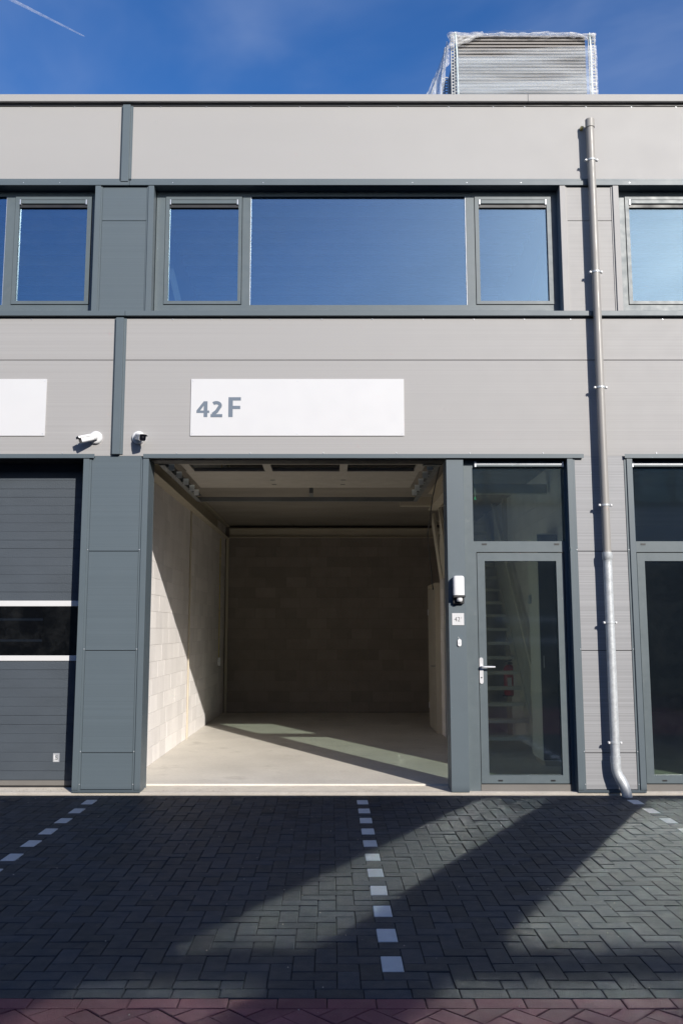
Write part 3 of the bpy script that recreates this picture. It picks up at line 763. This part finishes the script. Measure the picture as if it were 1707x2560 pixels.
# 2: stroke along a path
def stroke(pts, wd):
    L, Rr = [], []
    for i, p in enumerate(pts):
        a = Vector(pts[max(i - 1, 0)]); b = Vector(pts[min(i + 1, len(pts) - 1)]); d = (b - a).normalized(); n = Vector((-d.y, d.x)) * wd / 2
        L.append(Vector(p) + n); Rr.append(Vector(p) - n)
    return [[tuple(L[i]), tuple(L[i + 1]), tuple(Rr[i + 1]), tuple(Rr[i])] for i in range(len(pts) - 1)]
x0, x1 = -1.287, -1.163; wst = 0.037
cxx, czz, rr = x0 + 0.058, 4.091 - 0.0195 - 0.030, 0.0415
arc = [(cxx + rr * 1.02 * math.cos(R(t)), czz + rr * 0.75 * math.sin(R(t)) ) for t in range(140, -46, -18)]
pth = arc + [(x0 + 0.062, 3.9145 + 0.062), (x0 + 0.022, 3.9145 + 0.030)]
glyph("digit", stroke(pth, wst) + [[(x0, 3.9145), (x1, 3.9145), (x1, 3.9145 + 0.032), (x0, 3.9145 + 0.032)]], "sign_grey", sg)
x0, x1, z1 = -1.099, -0.966, 4.133
glyph("letter", [[(x0, z0), (x0 + 0.047, z0), (x0 + 0.047, z1), (x0, z1)], [(x0 + 0.0471, z1 - 0.037), (x1, z1 - 0.037), (x1, z1), (x0 + 0.0471, z1)],
                 [(x0 + 0.0471, z0 + 0.088), (x1 - 0.006, z0 + 0.088), (x1 - 0.006, z0 + 0.124), (x0 + 0.0471, z0 + 0.124)]], "sign_grey", sg)
board("name_board", 2 * S1 - 0.7815, -3.0555, 3.710, 4.3345, "blank white sign board above the closed roller door, beside the security camera")

# security cameras
def camera_thing(x, z, d, label):
    t = thing("security_camera", (x, 0, z - 0.07), label, "camera", "bullet cameras beside the cover strip")
    c = MB(); c.loft([c.ring((x, -0.0005, z), (0, -1, 0), 0.070, 24), c.ring((x, -0.022, z), (0, -1, 0), 0.069, 24), c.ring((x, -0.036, z), (0, -1, 0), 0.058, 24), c.ring((x, -0.040, z), (0, -1, 0), 0.03, 24)])
    c.build("base", "white_plastic", t)
    d = Vector(d).normalized(); j = Vector((x, -0.062, z - 0.004))
    c = MB(); c.tube([(x, -0.038, z), tuple(j)], 0.03, 14); c.tube([tuple(j - d * 0.02), tuple(j + d * 0.03)], 0.034, 14); c.build("swivel", "white_plastic", t)
    up = Vector((0, 0, 1)); side = d.cross(up).normalized(); up = side.cross(d).normalized()
    def prof(p, a, b, top):
        pts = []
        for i in range(20):
            q = 2 * math.pi * i / 20; e = 0.45
            cs, sn = math.cos(q), math.sin(q)
            pts.append(p + side * a * math.copysign(abs(cs) ** e, cs) + up * b * math.copysign(abs(sn) ** e, sn))
        return pts
    p0, p1 = j + d * 0.015, j + d * 0.160
    c = MB(); c.loft([prof(p0, 0.026, 0.026, 0), prof(p0 + d * 0.02, 0.036, 0.034, 0), prof(p1, 0.040, 0.036, 0)]); body = c.build("body", "white_plastic", t)
    c = MB(); c.loft([prof(p1 + d * 0.0005, 0.037, 0.033, 0), prof(p1 + d * 0.006, 0.035, 0.031, 0)]); c.build("front_glass", "lens_glass", t)
    # sun hood
    c = MB(); A, Bq = [], []
    for e, lst in ((0.045, A), (0.185, Bq)):
        for i in range(13):
            q = math.pi * (0.06 + 0.88 * i / 12); cs, sn = math.cos(q), math.sin(q)
            lst.append((j + d * e + side * 0.046 * math.copysign(abs(cs) ** 0.45, cs) + up * 0.041 * abs(sn) ** 0.45))
    vs = [[c.bm.verts.new(p) for p in l_] for l_ in (A, Bq)]
    vs2 = [[c.bm.verts.new(p - (up * 0.003)) for p in l_] for l_ in (A, Bq)]
    for i in range(12):
        c.bm.faces.new((vs[0][i], vs[0][i + 1], vs[1][i + 1], vs[1][i])); c.bm.faces.new((vs2[0][i + 1], vs2[0][i], vs2[1][i], vs2[1][i + 1]))
        c.bm.faces.new((vs[1][i], vs[1][i + 1], vs2[1][i + 1], vs2[1][i])); c.bm.faces.new((vs[0][i + 1], vs[0][i], vs2[0][i], vs2[0][i + 1]))
    c.build("hood", "white_plastic", t)
    c = MB(); c.loft([c.ring(p1 + d * 0.006 + up * 0.006, d, 0.012, 12), c.ring(p1 + d * 0.010 + up * 0.006, d, 0.010, 12)]); c.build("lens", "black_plastic", t)
camera_thing(-2.507, 3.690, (-0.80, -0.52, -0.30), "white bullet security camera pointing away from the cover strip towards the blank sign")
camera_thing(-2.053, 3.690, (0.52, -0.82, -0.22), "white bullet security camera with black lens face aimed out over the garage opening")

# downpipe
dp = thing("downpipe", (2.866, -0.10, 0), "grey rain downpipe with galvanised lower section, running down the facade", "downpipe")
xp, yp = 2.866, -0.10
g = MB(); g.tube([(xp, yp, 2.40), (xp + 0.0, yp, 7.20)], 0.042, 20); g.build("plastic_pipe", "pvc_grey", dp)
g = MB(); g.tube([(xp, yp, 7.175), (xp, yp, 7.268)], 0.050, 20); g.build("end_cap", "pvc_grey", dp)
box("cap_clip", "yellow_conduit", dp, xp - 0.085, xp - 0.055, -0.05, -0.0005, 7.20, 7.225)
zj = 2.455
g = MB(); g.tube([(xp, yp, 0.375), (xp, yp, zj - 0.09)], 0.0455, 20); g.build("steel_pipe", "galvanised", dp)
g = MB(); g.tube([(xp, yp, zj - 0.10), (xp, yp, zj - 0.075), (xp, yp, zj - 0.07), (xp, yp, zj - 0.045), (xp, yp, zj - 0.04), (xp, yp, zj)], [0.047, 0.047, 0.052, 0.052, 0.0535, 0.0535], 20); g.build("collar", "galvanised", dp)
bend = [(xp, yp, 0.39), (xp, yp, 0.30), (xp + 0.004, yp, 0.25), (xp + 0.018, yp - 0.004, 0.205), (xp + 0.04, yp - 0.012, 0.165)]
g = MB(); g.tube(bend, [0.053, 0.05, 0.049, 0.049, 0.049], 20); g.build("bend", "galvanised", dp)
g = MB(); g.tube([(xp + 0.032, yp - 0.009, 0.18), (xp + 0.062, yp - 0.022, 0.12), (xp + 0.082, yp - 0.032, 0.06), (xp + 0.095, yp - 0.04, -0.03)], [0.053, 0.051, 0.05, 0.05], 20); g.build("spout", "galvanised", dp)
for zc in (6.79, 5.50, 4.215, 2.95, 1.73, 0.525):
    g = MB(); g.tube([(xp, yp, zc - 0.010), (xp, yp, zc + 0.010)], 0.0475 if zc > 2.4 else 0.050, 20)
    for s in (-1, 1): g.box(xp + s * 0.049, xp + s * 0.072, yp - 0.012, yp + 0.012, zc - 0.013, zc + 0.013, 0.003)
    g.tube([(xp, yp + 0.04, zc), (xp, -0.0005, zc)], 0.006, 6)
    cl = g.build("pipe_clamp", "galvanised", dp)
    for s in (-1, 1):
        g = MB(); g.loft([g.ring((xp + s * 0.0605, yp - 0.0125, zc), (0, -1, 0), 0.011, 10), g.ring((xp + s * 0.0605, yp - 0.02, zc), (0, -1, 0), 0.009, 10)]); g.build("clamp_bolt", "white_plastic", cl)

# wall lamp with motion sensor on the post
lx = 1.3225
wl = thing("wall_lamp", (lx, -0.004, 1.92), "white wall lamp with black motion sensor foot on the door post", "lamp")
g = MB(); A, Bq = [], []
g2 = []
for zz_, sh in ((2.012, 1.0), (2.19, 1.0), (2.203, 0.93), (2.212, 0.75)):
    ring = []
    for i in range(24):
        q = 2 * math.pi * i / 24; cs, sn = math.cos(q), math.sin(q)
        ring.append(Vector((lx + 0.059 * sh * math.copysign(abs(cs) ** 0.5, cs), -0.058 + 0.045 * sh * math.copysign(abs(sn) ** 0.7, sn), zz_)))
    g2.append(ring)
g.loft(g2); g.build("diffuser", "white_plastic", wl)
g = MB(); g.box(lx - 0.061, lx + 0.061, -0.112, -0.0045, 1.985, 2.0115, 0.006); g.box(lx - 0.058, lx + 0.058, -0.05, -0.0045, 1.925, 1.9845, 0.005); g.build("base", "black_plastic", wl)
g = MB(); g.loft([g.ring((lx + 0.006, -0.080, 1.984), (0, 0, -1), 0.030, 16), g.ring((lx + 0.006, -0.080, 1.965), (0, 0, -1), 0.031, 16), g.ring((lx + 0.006, -0.082, 1.948), (0, 0, -1), 0.026, 16), g.ring((lx + 0.006, -0.082, 1.942), (0, 0, -1), 0.012, 16)]); g.build("sensor", "white_plastic", wl)
# house number plate
hn = thing("number_plate", (1.318, -0.004, 1.703), "small white square number plate reading 42 F below the wall lamp", "number plate")
box("plate", "sign_white", hn, 1.256, 1.380, -0.010, -0.0045, 1.704, 1.828, 0.001)
text("digits", "42", "print_dark", hn, (1.278, -0.0108, 1.743), 0.066, -0.0004, 0.0004, 0.95)
text("small_letter", "F", "print_dark", hn, (1.346, -0.0108, 1.770), 0.024, -0.0004, 0.0004)
# doorbell
db = thing("doorbell", (1.328, -0.004, 1.487), "small white oval doorbell on the anthracite door post", "doorbell")
def stadium(cx, cz, w_, h_, n=10):
    pts = []; r_ = w_ / 2
    for i in range(n + 1): a = math.pi * i / n; pts.append((cx + math.cos(a) * r_, cz + h_ / 2 - r_ + math.sin(a) * r_))
    for i in range(n + 1): a = math.pi + math.pi * i / n; pts.append((cx + math.cos(a) * r_, cz - h_ / 2 + r_ + math.sin(a) * r_))
    return pts
g = MB(); pr = stadium(1.328, 1.5245, 0.038, 0.075); g.hull([(a, -0.020, b) for a, b in pr], [(a, -0.0045, b) for a, b in pr]); g.build("housing", "white_plastic", db)
g = MB(); pr = stadium(1.328, 1.520, 0.020, 0.020); g.hull([(a, -0.0225, b) for a, b in pr], [(a, -0.0202, b) for a, b in pr]); g.build("button", "sign_white", db)
g = MB(); g.tube([(1.328, -0.006, 1.560), (1.322, -0.008, 1.575), (1.314, -0.006, 1.583)], 0.002, 6); g.build("wire", "white_plastic", db)

# staircase behind the pedestrian door
stx0, stx1 = 1.80, 2.70
st = thing("staircase", (2.25, 2.8, 0.035), "open-tread staircase with slender balusters seen through the glass door", "staircase")
RIS, GO, Y1 = 0.206, 0.205, 2.78
NT = 17
for k in range(1, NT + 1):
    y = Y1 + (k - 1) * GO; z = 0.035 + RIS * k
    box("tread", "wood_cream", st, stx0 + 0.03, stx1 - 0.03, y, y + 0.25, z - 0.045, z, 0.003)
for x in (stx0, stx1):
    MB().bar((x, Y1 - 0.05, 0.10), (x, Y1 + NT * GO, 0.035 + RIS * NT + 0.06), 0.045, 0.24).build("stringer", "wood_cream", st)
    MB().bar((x, Y1, 0.035 + RIS + 0.90), (x, Y1 + (NT - 1) * GO, 0.035 + RIS * NT + 0.85), 0.05, 0.06).build("handrail", "wood_cream", st)
    for k in range(1, 2 * NT - 3):
        y = Y1 + 0.06 + (k - 1) * GO / 2; z = 0.035 + RIS * (1 + (y - Y1) / GO)
        if z + 0.9 > ZC - 0.05: break
        MB().bar((x, y, z - 0.02), (x, y, z + 0.87), 0.022, 0.022).build("baluster", "wood_cream", st)
    box("newel_post", "wood_cream", st, x - 0.04, x + 0.04, Y1 - 0.10, Y1 - 0.02, 0.036, 1.20, 0.004)
# meter cabinet and fire extinguisher
mc = thing("meter_cabinet", (2.66, 1.86, 0.035), "tall pale meter cabinet standing inside the glass door", "cabinet")
box("carcass", "cabinet_white", mc, 2.535, 2.785, 1.615, 2.13, 0.10, 2.83, 0.003)
box("plinth", "cream_steel", mc, 2.56, 2.78, 1.64, 2.11, 0.036, 0.0995)
box("door_panel", "dark_wall", mc, 2.540, 2.782, 1.596, 1.614, 0.11, 2.82, 0.003)
MB().tube([(2.57, 1.59, 1.2), (2.57, 1.575, 1.2), (2.57, 1.575, 1.34), (2.57, 1.59, 1.34)], 0.006, 8).build("handle", "steel_bright", mc)
box("socket_box", "white_plastic", mc, 2.495, 2.534, 2.00, 2.08, 1.98, 2.09, 0.004)
ps = thing("support_post", (2.76, 4.7, 0.035), "pale upright post under the stairs carrying the extinguisher", "post")
box("shaft", "cream_steel", ps, 2.72, 2.79, 4.68, 4.75, 0.042, 3.735, 0.003); box("foot_plate", "cream_steel", ps, 2.68, 2.795, 4.64, 4.79, 0.036, 0.0415)
fe = thing("fire_extinguisher", (2.735, 4.56, 0.66), "red fire extinguisher hanging behind the stair treads", "fire extinguisher")
g = MB(); ex, ey = 2.735, 4.585
g.tube([(ex, ey, 0.66), (ex, ey, 0.68), (ex, ey, 1.06), (ex, ey, 1.10), (ex, ey, 1.125)], [0.07, 0.082, 0.082, 0.065, 0.03], 20); g.build("cylinder", "extinguisher_red", fe)
box("label_sheet", "white_plastic", fe, ex - 0.045, ex + 0.02, ey - 0.0845, ey - 0.0825, 0.80, 0.93)
g = MB(); g.tube([(ex, ey, 1.12), (ex, ey, 1.165)], 0.022, 10); g.bar((ex - 0.05, ey, 1.17), (ex + 0.06, ey, 1.20), 0.02, 0.018); g.build("valve", "black_plastic", fe)
g = MB(); g.tube([(ex + 0.02, ey, 1.15), (ex + 0.09, ey - 0.02, 1.13), (ex + 0.10, ey - 0.03, 0.95), (ex + 0.09, ey - 0.02, 0.72)], 0.011, 8); g.build("hose", "black_plastic", fe)
box("bracket", "black_plastic", fe, ex - 0.09, ex + 0.09, 4.60, 4.679, 0.64, 0.659)
# light switch with its conduit by the back corner
cw = WLX0 + (WLX1 - WLX0) * (7.75 / 8.35)
sw = thing("light_switch", (cw, 7.75, 1.0), "pale switch box with yellow conduit near the back corner", "switch")
box("switch_box", "white_plastic", sw, cw + 0.001, cw + 0.05, 7.71, 7.79, 0.98, 1.13, 0.004)
MB().tube([(cw + 0.012, 7.75, 1.13), (cw + 0.012, 7.75, 3.40)], 0.009, 8).build("conduit", "yellow_conduit", sw)
for z in (1.5, 2.0, 2.5, 3.0): box("conduit_clip", "cream_steel", sw, cw + 0.001, cw + 0.024, 7.735, 7.765, z, z + 0.03)
# green key tag hanging inside the door light
gt = thing("key_tag", (P(1.523, 0.3), 0.3, P(3.02, 0.3, 1)), "small green tag on a cord hanging inside the light above the glass door", "tag")
gx, gz = P(1.523, 0.3), P(3.02, 0.3, 1)
MB().tube([(gx, 0.3, gz + 0.03), (gx - 0.003, 0.3, gz + 0.13)], 0.0025, 6).build("cord", "white_plastic", gt)
MB().box(gx - 0.011, gx + 0.011, 0.295, 0.305, gz, gz + 0.032, 0.003).build("tag", "green_tag", gt)

# wrapped rack of louvre boards on the roof
RY = 1.0
rk = thing("wrapped_rack", (2.40, RY + 0.5, 7.44), "stack of grey louvre boards between galvanised posts wrapped in torn plastic film on the roof", "rack")
for i in range(36):
    z = 7.52 + i * 0.0443
    g = MB(); g.hull([(1.60, RY + 0.03, z), (1.60, RY + 0.045, z + 0.034), (1.60, RY + 0.95, z + 0.034), (1.60, RY + 0.95, z)][::-1],
                     [(3.20, RY + 0.03, z), (3.20, RY + 0.045, z + 0.034), (3.20, RY + 0.95, z + 0.034), (3.20, RY + 0.95, z)][::-1])
    g.build("louvre_board", "louvre_grey", rk)
box("core", "black_gasket", rk, 1.61, 3.19, RY + 0.06, RY + 0.94, 7.47, 9.10)
for px_, yy in ((1.50, RY), (3.225, RY), (1.50, RY + 0.9), (3.225, RY + 0.9)):
    g = MB()
    for a in (0.0, 0.036, 0.078): g.box(px_ + a, px_ + a + 0.012, yy, yy + 0.012, 7.442, 9.10)
    for r_ in range(40):
        z = 7.46 + r_ * 0.0414
        g.box(px_ + 0.0125, px_ + 0.0355, yy + 0.002, yy + 0.010, z, z + 0.016); g.box(px_ + 0.0485, px_ + 0.0775, yy + 0.002, yy + 0.010, z + 0.02, z + 0.034)
    g.build("slotted_post", "post_steel", rk)
for a in (0.075, ):
    MB().tube([(1.56, RY - 0.012, 9.11), (1.575, RY - 0.014, 8.8), (1.60, RY - 0.012, 7.46)], 0.008, 6).build("strap", "strap_green", rk)
    MB().tube([(3.245, RY - 0.012, 9.10), (3.25, RY - 0.014, 8.8), (3.245, RY - 0.012, 7.46)], 0.008, 6).build("strap", "strap_green", rk)
def sheet(name, m, fn, nu, nv, parent):
    g = MB(); vs = [[g.bm.verts.new(fn(i / nu, j / nv)) for j in range(nv + 1)] for i in range(nu + 1)]
    for i in range(nu):
        for j in range(nv):
            f = g.bm.faces.new((vs[i][j], vs[i + 1][j], vs[i + 1][j + 1], vs[i][j + 1])); f.smooth = True
    return g.build(name, m, parent)
from mathutils import noise as mn
def wr(x, z, s=1.0): return mn.noise(Vector((x * 1.3 * s, z * 14 * s, 3.1))) * 0.012 + mn.noise(Vector((x * 5 * s, z * 30 * s, 9.0))) * 0.005
def front(a, b):
    x = 1.56 + a * 1.70; top = 8.93 - 0.10 * a - 0.015 * math.sin(a * 5); z = 7.5 + (top - 7.5) * b
    return (x, RY - 0.02 + wr(x, z), z)
sheet("film_wrap", "stretch_film", front, 60, 60, rk)
def front2(a, b):
    x = 1.56 + a * 1.70; top = 8.84 + 0.07 * a; z = 7.9 + (top - 7.9) * b
    return (x, RY - 0.032 + wr(x + 7, z), z)
sheet("film_wrap", "stretch_film", front2, 60, 40, rk)
def rope(path, r0, seed, name="film_roll", m="film_bunched", n=14, amp=0.5):
    g = MB(); rings = []; N = len(path)
    for i, p in enumerate(path):
        p = Vector(p); d = Vector(path[min(i + 1, N - 1)]) - Vector(path[max(i - 1, 0)])
        rg = g.ring(p, d, r0[i] if isinstance(r0, list) else r0, n, up=(0, 1, 0))
        rings.append([q + (q - p) * (mn.noise(Vector((q.x * 9 + seed, q.y * 16, q.z * 16))) * amp * 2) for q in rg])
    g.loft(rings); return g.build(name, m, rk)
def lerp_path(pts, n):
    out = []
    for (a, b) in zip(pts, pts[1:]):
        for i in range(n): out.append(tuple(Vector(a).lerp(Vector(b), i / n)))
    out.append(pts[-1]); return out
pth = lerp_path([(1.52, RY - 0.01, 9.09), (1.85, RY - 0.01, 9.085), (2.1, RY, 9.09), (2.35, RY, 9.085), (2.55, RY, 9.08), (2.9, RY, 9.09), (3.1, RY, 9.085), (3.32, RY - 0.01, 9.06)], 8)
rr_ = [0.016 + 0.020 * abs(mn.noise(Vector((i * 0.21, 0, 0)))) + (0.008 if 30 < i < 48 else 0) for i in range(len(pth))]
rope(pth, rr_, 1.0)
def crest(a, b):
    x = 1.62 + a * 1.62; env = math.sin(math.pi * a) ** 0.5
    z = 9.08 + b * (0.055 + 0.06 * max(0, mn.noise(Vector((x * 3.1, 1, 0)))) + 0.03) * env
    return (x, RY + 0.02 + 0.05 * math.sin(b * 3) + 0.02 * mn.noise(Vector((x * 12, z * 20, 0))), z)
sheet("film_crest", "stretch_film", crest, 70, 8, rk)
# corner bunches: diagonal folds at the upper corners
rope(lerp_path([(1.50, RY - 0.01, 9.10), (1.52, RY - 0.02, 8.98), (1.50, RY - 0.015, 8.90)], 8), 0.03, 4.0)
rope(lerp_path([(1.56, RY - 0.015, 8.93), (1.72, RY - 0.02, 9.00), (1.90, RY - 0.01, 9.09)], 8), 0.022, 6.0)
rope(lerp_path([(3.28, RY - 0.01, 9.08), (3.30, RY - 0.02, 8.95)], 8), 0.03, 8.0)
rope(lerp_path([(3.22, RY - 0.015, 9.02), (3.12, RY - 0.01, 9.07), (3.0, RY - 0.01, 9.10)], 8), 0.018, 9.0)
def corner(a, b):
    return (1.56 + a * 0.32 * (1 - b) , RY - 0.012 + 0.01 * mn.noise(Vector((a * 9, b * 9, 0))), 9.09 - 0.155 * b)
sheet("film_corner", "film_bunched", corner, 14, 10, rk)
def rightwrap(a, b):
    return (3.225 + a * 0.10, RY - 0.02 + 0.012 * mn.noise(Vector((a * 6, b * 22, 2))), 7.5 + 1.42 * b)
sheet("film_corner", "film_bunched", rightwrap, 8, 60, rk)
def tail(a, b):                                        # loose flap blown out to the left
    x = 1.50 - 0.02 - a * (0.05 + 0.17 * b) - 0.10 * b ** 1.5
    z = 9.06 - 0.10 * a - b * (0.80 - 0.12 * a + 0.06 * math.sin(a * 19))
    y = RY + 0.05 + a * 0.12 + 0.05 * mn.noise(Vector((a * 5, b * 3, 1))) + 0.03 * math.sin(a * 14 + b * 3)
    return (x + 0.02 * mn.noise(Vector((a * 8, b * 4, 5))), y, z)
sheet("film_tail", "film_tail", tail, 30, 30, rk)
def tail2(a, b):
    return (1.49 - a * 0.06 - b * 0.05 * a, RY - 0.01 + 0.02 * math.sin(a * 9), 8.92 - b * (0.22 + 0.15 * a))
sheet("film_tail", "film_bunched", tail2, 8, 14, rk)

# wind-blown leaf litter on the thresholds
for i, (cx_, cy_, n_, sx_, lab) in enumerate(((-2.98, 0.12, 70, 0.17, "small scatter of dry litter on the threshold before the closed roller door"), (-1.25, 0.13, 60, 0.22, "thin scatter of dry litter on the threshold near the dark pier"), (0.55, 0.14, 60, 0.20, "thin scatter of dry litter on the threshold beside the door post"))):
    g = MB()
    for k in range(n_):
        x = random.gauss(cx_, sx_); y = min(0.25, max(0.02, random.gauss(cy_, 0.05))); r_ = random.uniform(0.003, 0.009)
        a = random.uniform(0, 6.28); dx_, dy_ = math.cos(a) * r_, math.sin(a) * r_ * 0.8
        z = 0.0185 + random.uniform(0, 0.003)
        v = [g.bm.verts.new(p) for p in ((x - dx_, y - dy_, z), (x + dy_ * 0.5, y - dx_ * 0.5, z + 0.002), (x + dx_, y + dy_, z + 0.003), (x - dy_ * 0.5, y + dx_ * 0.5, z + 0.001))]
        g.bm.faces.new(v)
    o = g.build("leaf_litter", "leaf_litter"); tag(o, lab, "litter", kind="stuff")

# grains and crumbs lying about on the paving
g = MB()
for k in range(260):
    y = -0.05 - 5.2 * random.random() ** 1.3; x = random.uniform(-3.2, 3.4); r_ = random.uniform(0.0015, 0.005)
    a = random.uniform(0, 6.28); dx_, dy_ = math.cos(a) * r_, math.sin(a) * r_
    z = 0.0015
    v = [g.bm.verts.new(p) for p in ((x - dx_, y - dy_, z), (x + dy_, y - dx_, z), (x + dx_, y + dy_, z), (x - dy_ * 0.6, y + dx_ * 0.6, z), (x, y, z + r_))]
    for i in range(4): g.bm.faces.new((v[i], v[(i + 1) % 4], v[4]))
tag(g.build("grit", "concrete_sill"), "scattered grains of sand and grit on the dark paving", "grit", kind="stuff")

# =================================================================== the row opposite (behind the camera, throws the street into shade)
OY = -(7.64 / 0.5243 + 0.09)
OB = thing("opposite_building", (C0, OY - 4, 0), "grey unit building across the street, mirrored in the door glass", "building")
ox0, ox1 = -38, 48
box("wall", "dark_wall", OB, ox0, ox1, OY - 8, OY - 0.05, -0.05, 3.5)
box("upper_wall", "cladding", OB, ox0, ox1, OY - 8, OY, 3.501, 5.0)
box("window_band", "dark_wall", OB, ox0, ox1, OY - 8, OY - 0.05, 5.001, 6.5)
box("top_wall", "cladding", OB, ox0, ox1, OY - 8, OY, 6.501, 7.55)
box("coping", "cladding", OB, ox0, ox1, OY - 8, OY + 0.05, 7.551, 7.64)
for k in range(-6, 8):
    cx = C0 + k * BAY
    d_ = box("sectional_door", "door_slat_paint", OB, cx - 1.0, cx + 2.1, OY - 0.049, OY - 0.03, 0.0, 3.4)
    for z in (1.33, 1.90): box("white_strip", "white_strip", d_, cx - 1.0, cx + 2.1, OY - 0.029, OY - 0.02, z, z + 0.06)
    f_ = box("window", "door_band_glass", OB, cx - 2.2, cx + 2.2, OY - 0.049, OY - 0.03, 5.12, 6.4)
    box("mullion", "anthracite_frame", f_, cx - 1.2, cx - 1.1, OY - 0.029, OY - 0.01, 5.12, 6.4); box("mullion", "anthracite_frame", f_, cx + 1.1, cx + 1.2, OY - 0.029, OY - 0.01, 5.12, 6.4)

# =================================================================== contrail, far up in the sky
m, t, out = nodes("contrail_vapour")
tr = t.nodes.new("ShaderNodeBsdfTransparent"); df = t.nodes.new("ShaderNodeBsdfDiffuse"); df.inputs[0].default_value = (0.9, 0.9, 0.9, 1)
mx = t.nodes.new("ShaderNodeMixShader"); lk(t, ramp(t, noise(t, position(t), 0.02, 3), 0.3, 0.7, 0.05, 0.12), mx.inputs[0])
lk(t, tr.outputs[0], mx.inputs[1]); lk(t, df.outputs[0], mx.inputs[2]); lk(t, mx.outputs[0], out.inputs[0])
RNG = 9000
a = Vector((-0.276, 0.922, 0.660)) * RNG; b = Vector((-0.356, 0.917, 0.700)) * RNG
ct = MB(); d_ = b - a
ct.tube([tuple(a + d_ * f) for f in (0.0, 0.02, 0.1, 0.3, 0.6, 1.0, 1.6, 2.4)], [1, 5, 7, 9, 12, 16, 20, 24], 12)
co = ct.build("contrail", "contrail_vapour"); tag(co, "thin white contrail crossing the upper corner of the blue sky", "contrail", kind="stuff")

for o in bpy.data.objects:
    if "_o" in o: del o["_o"]
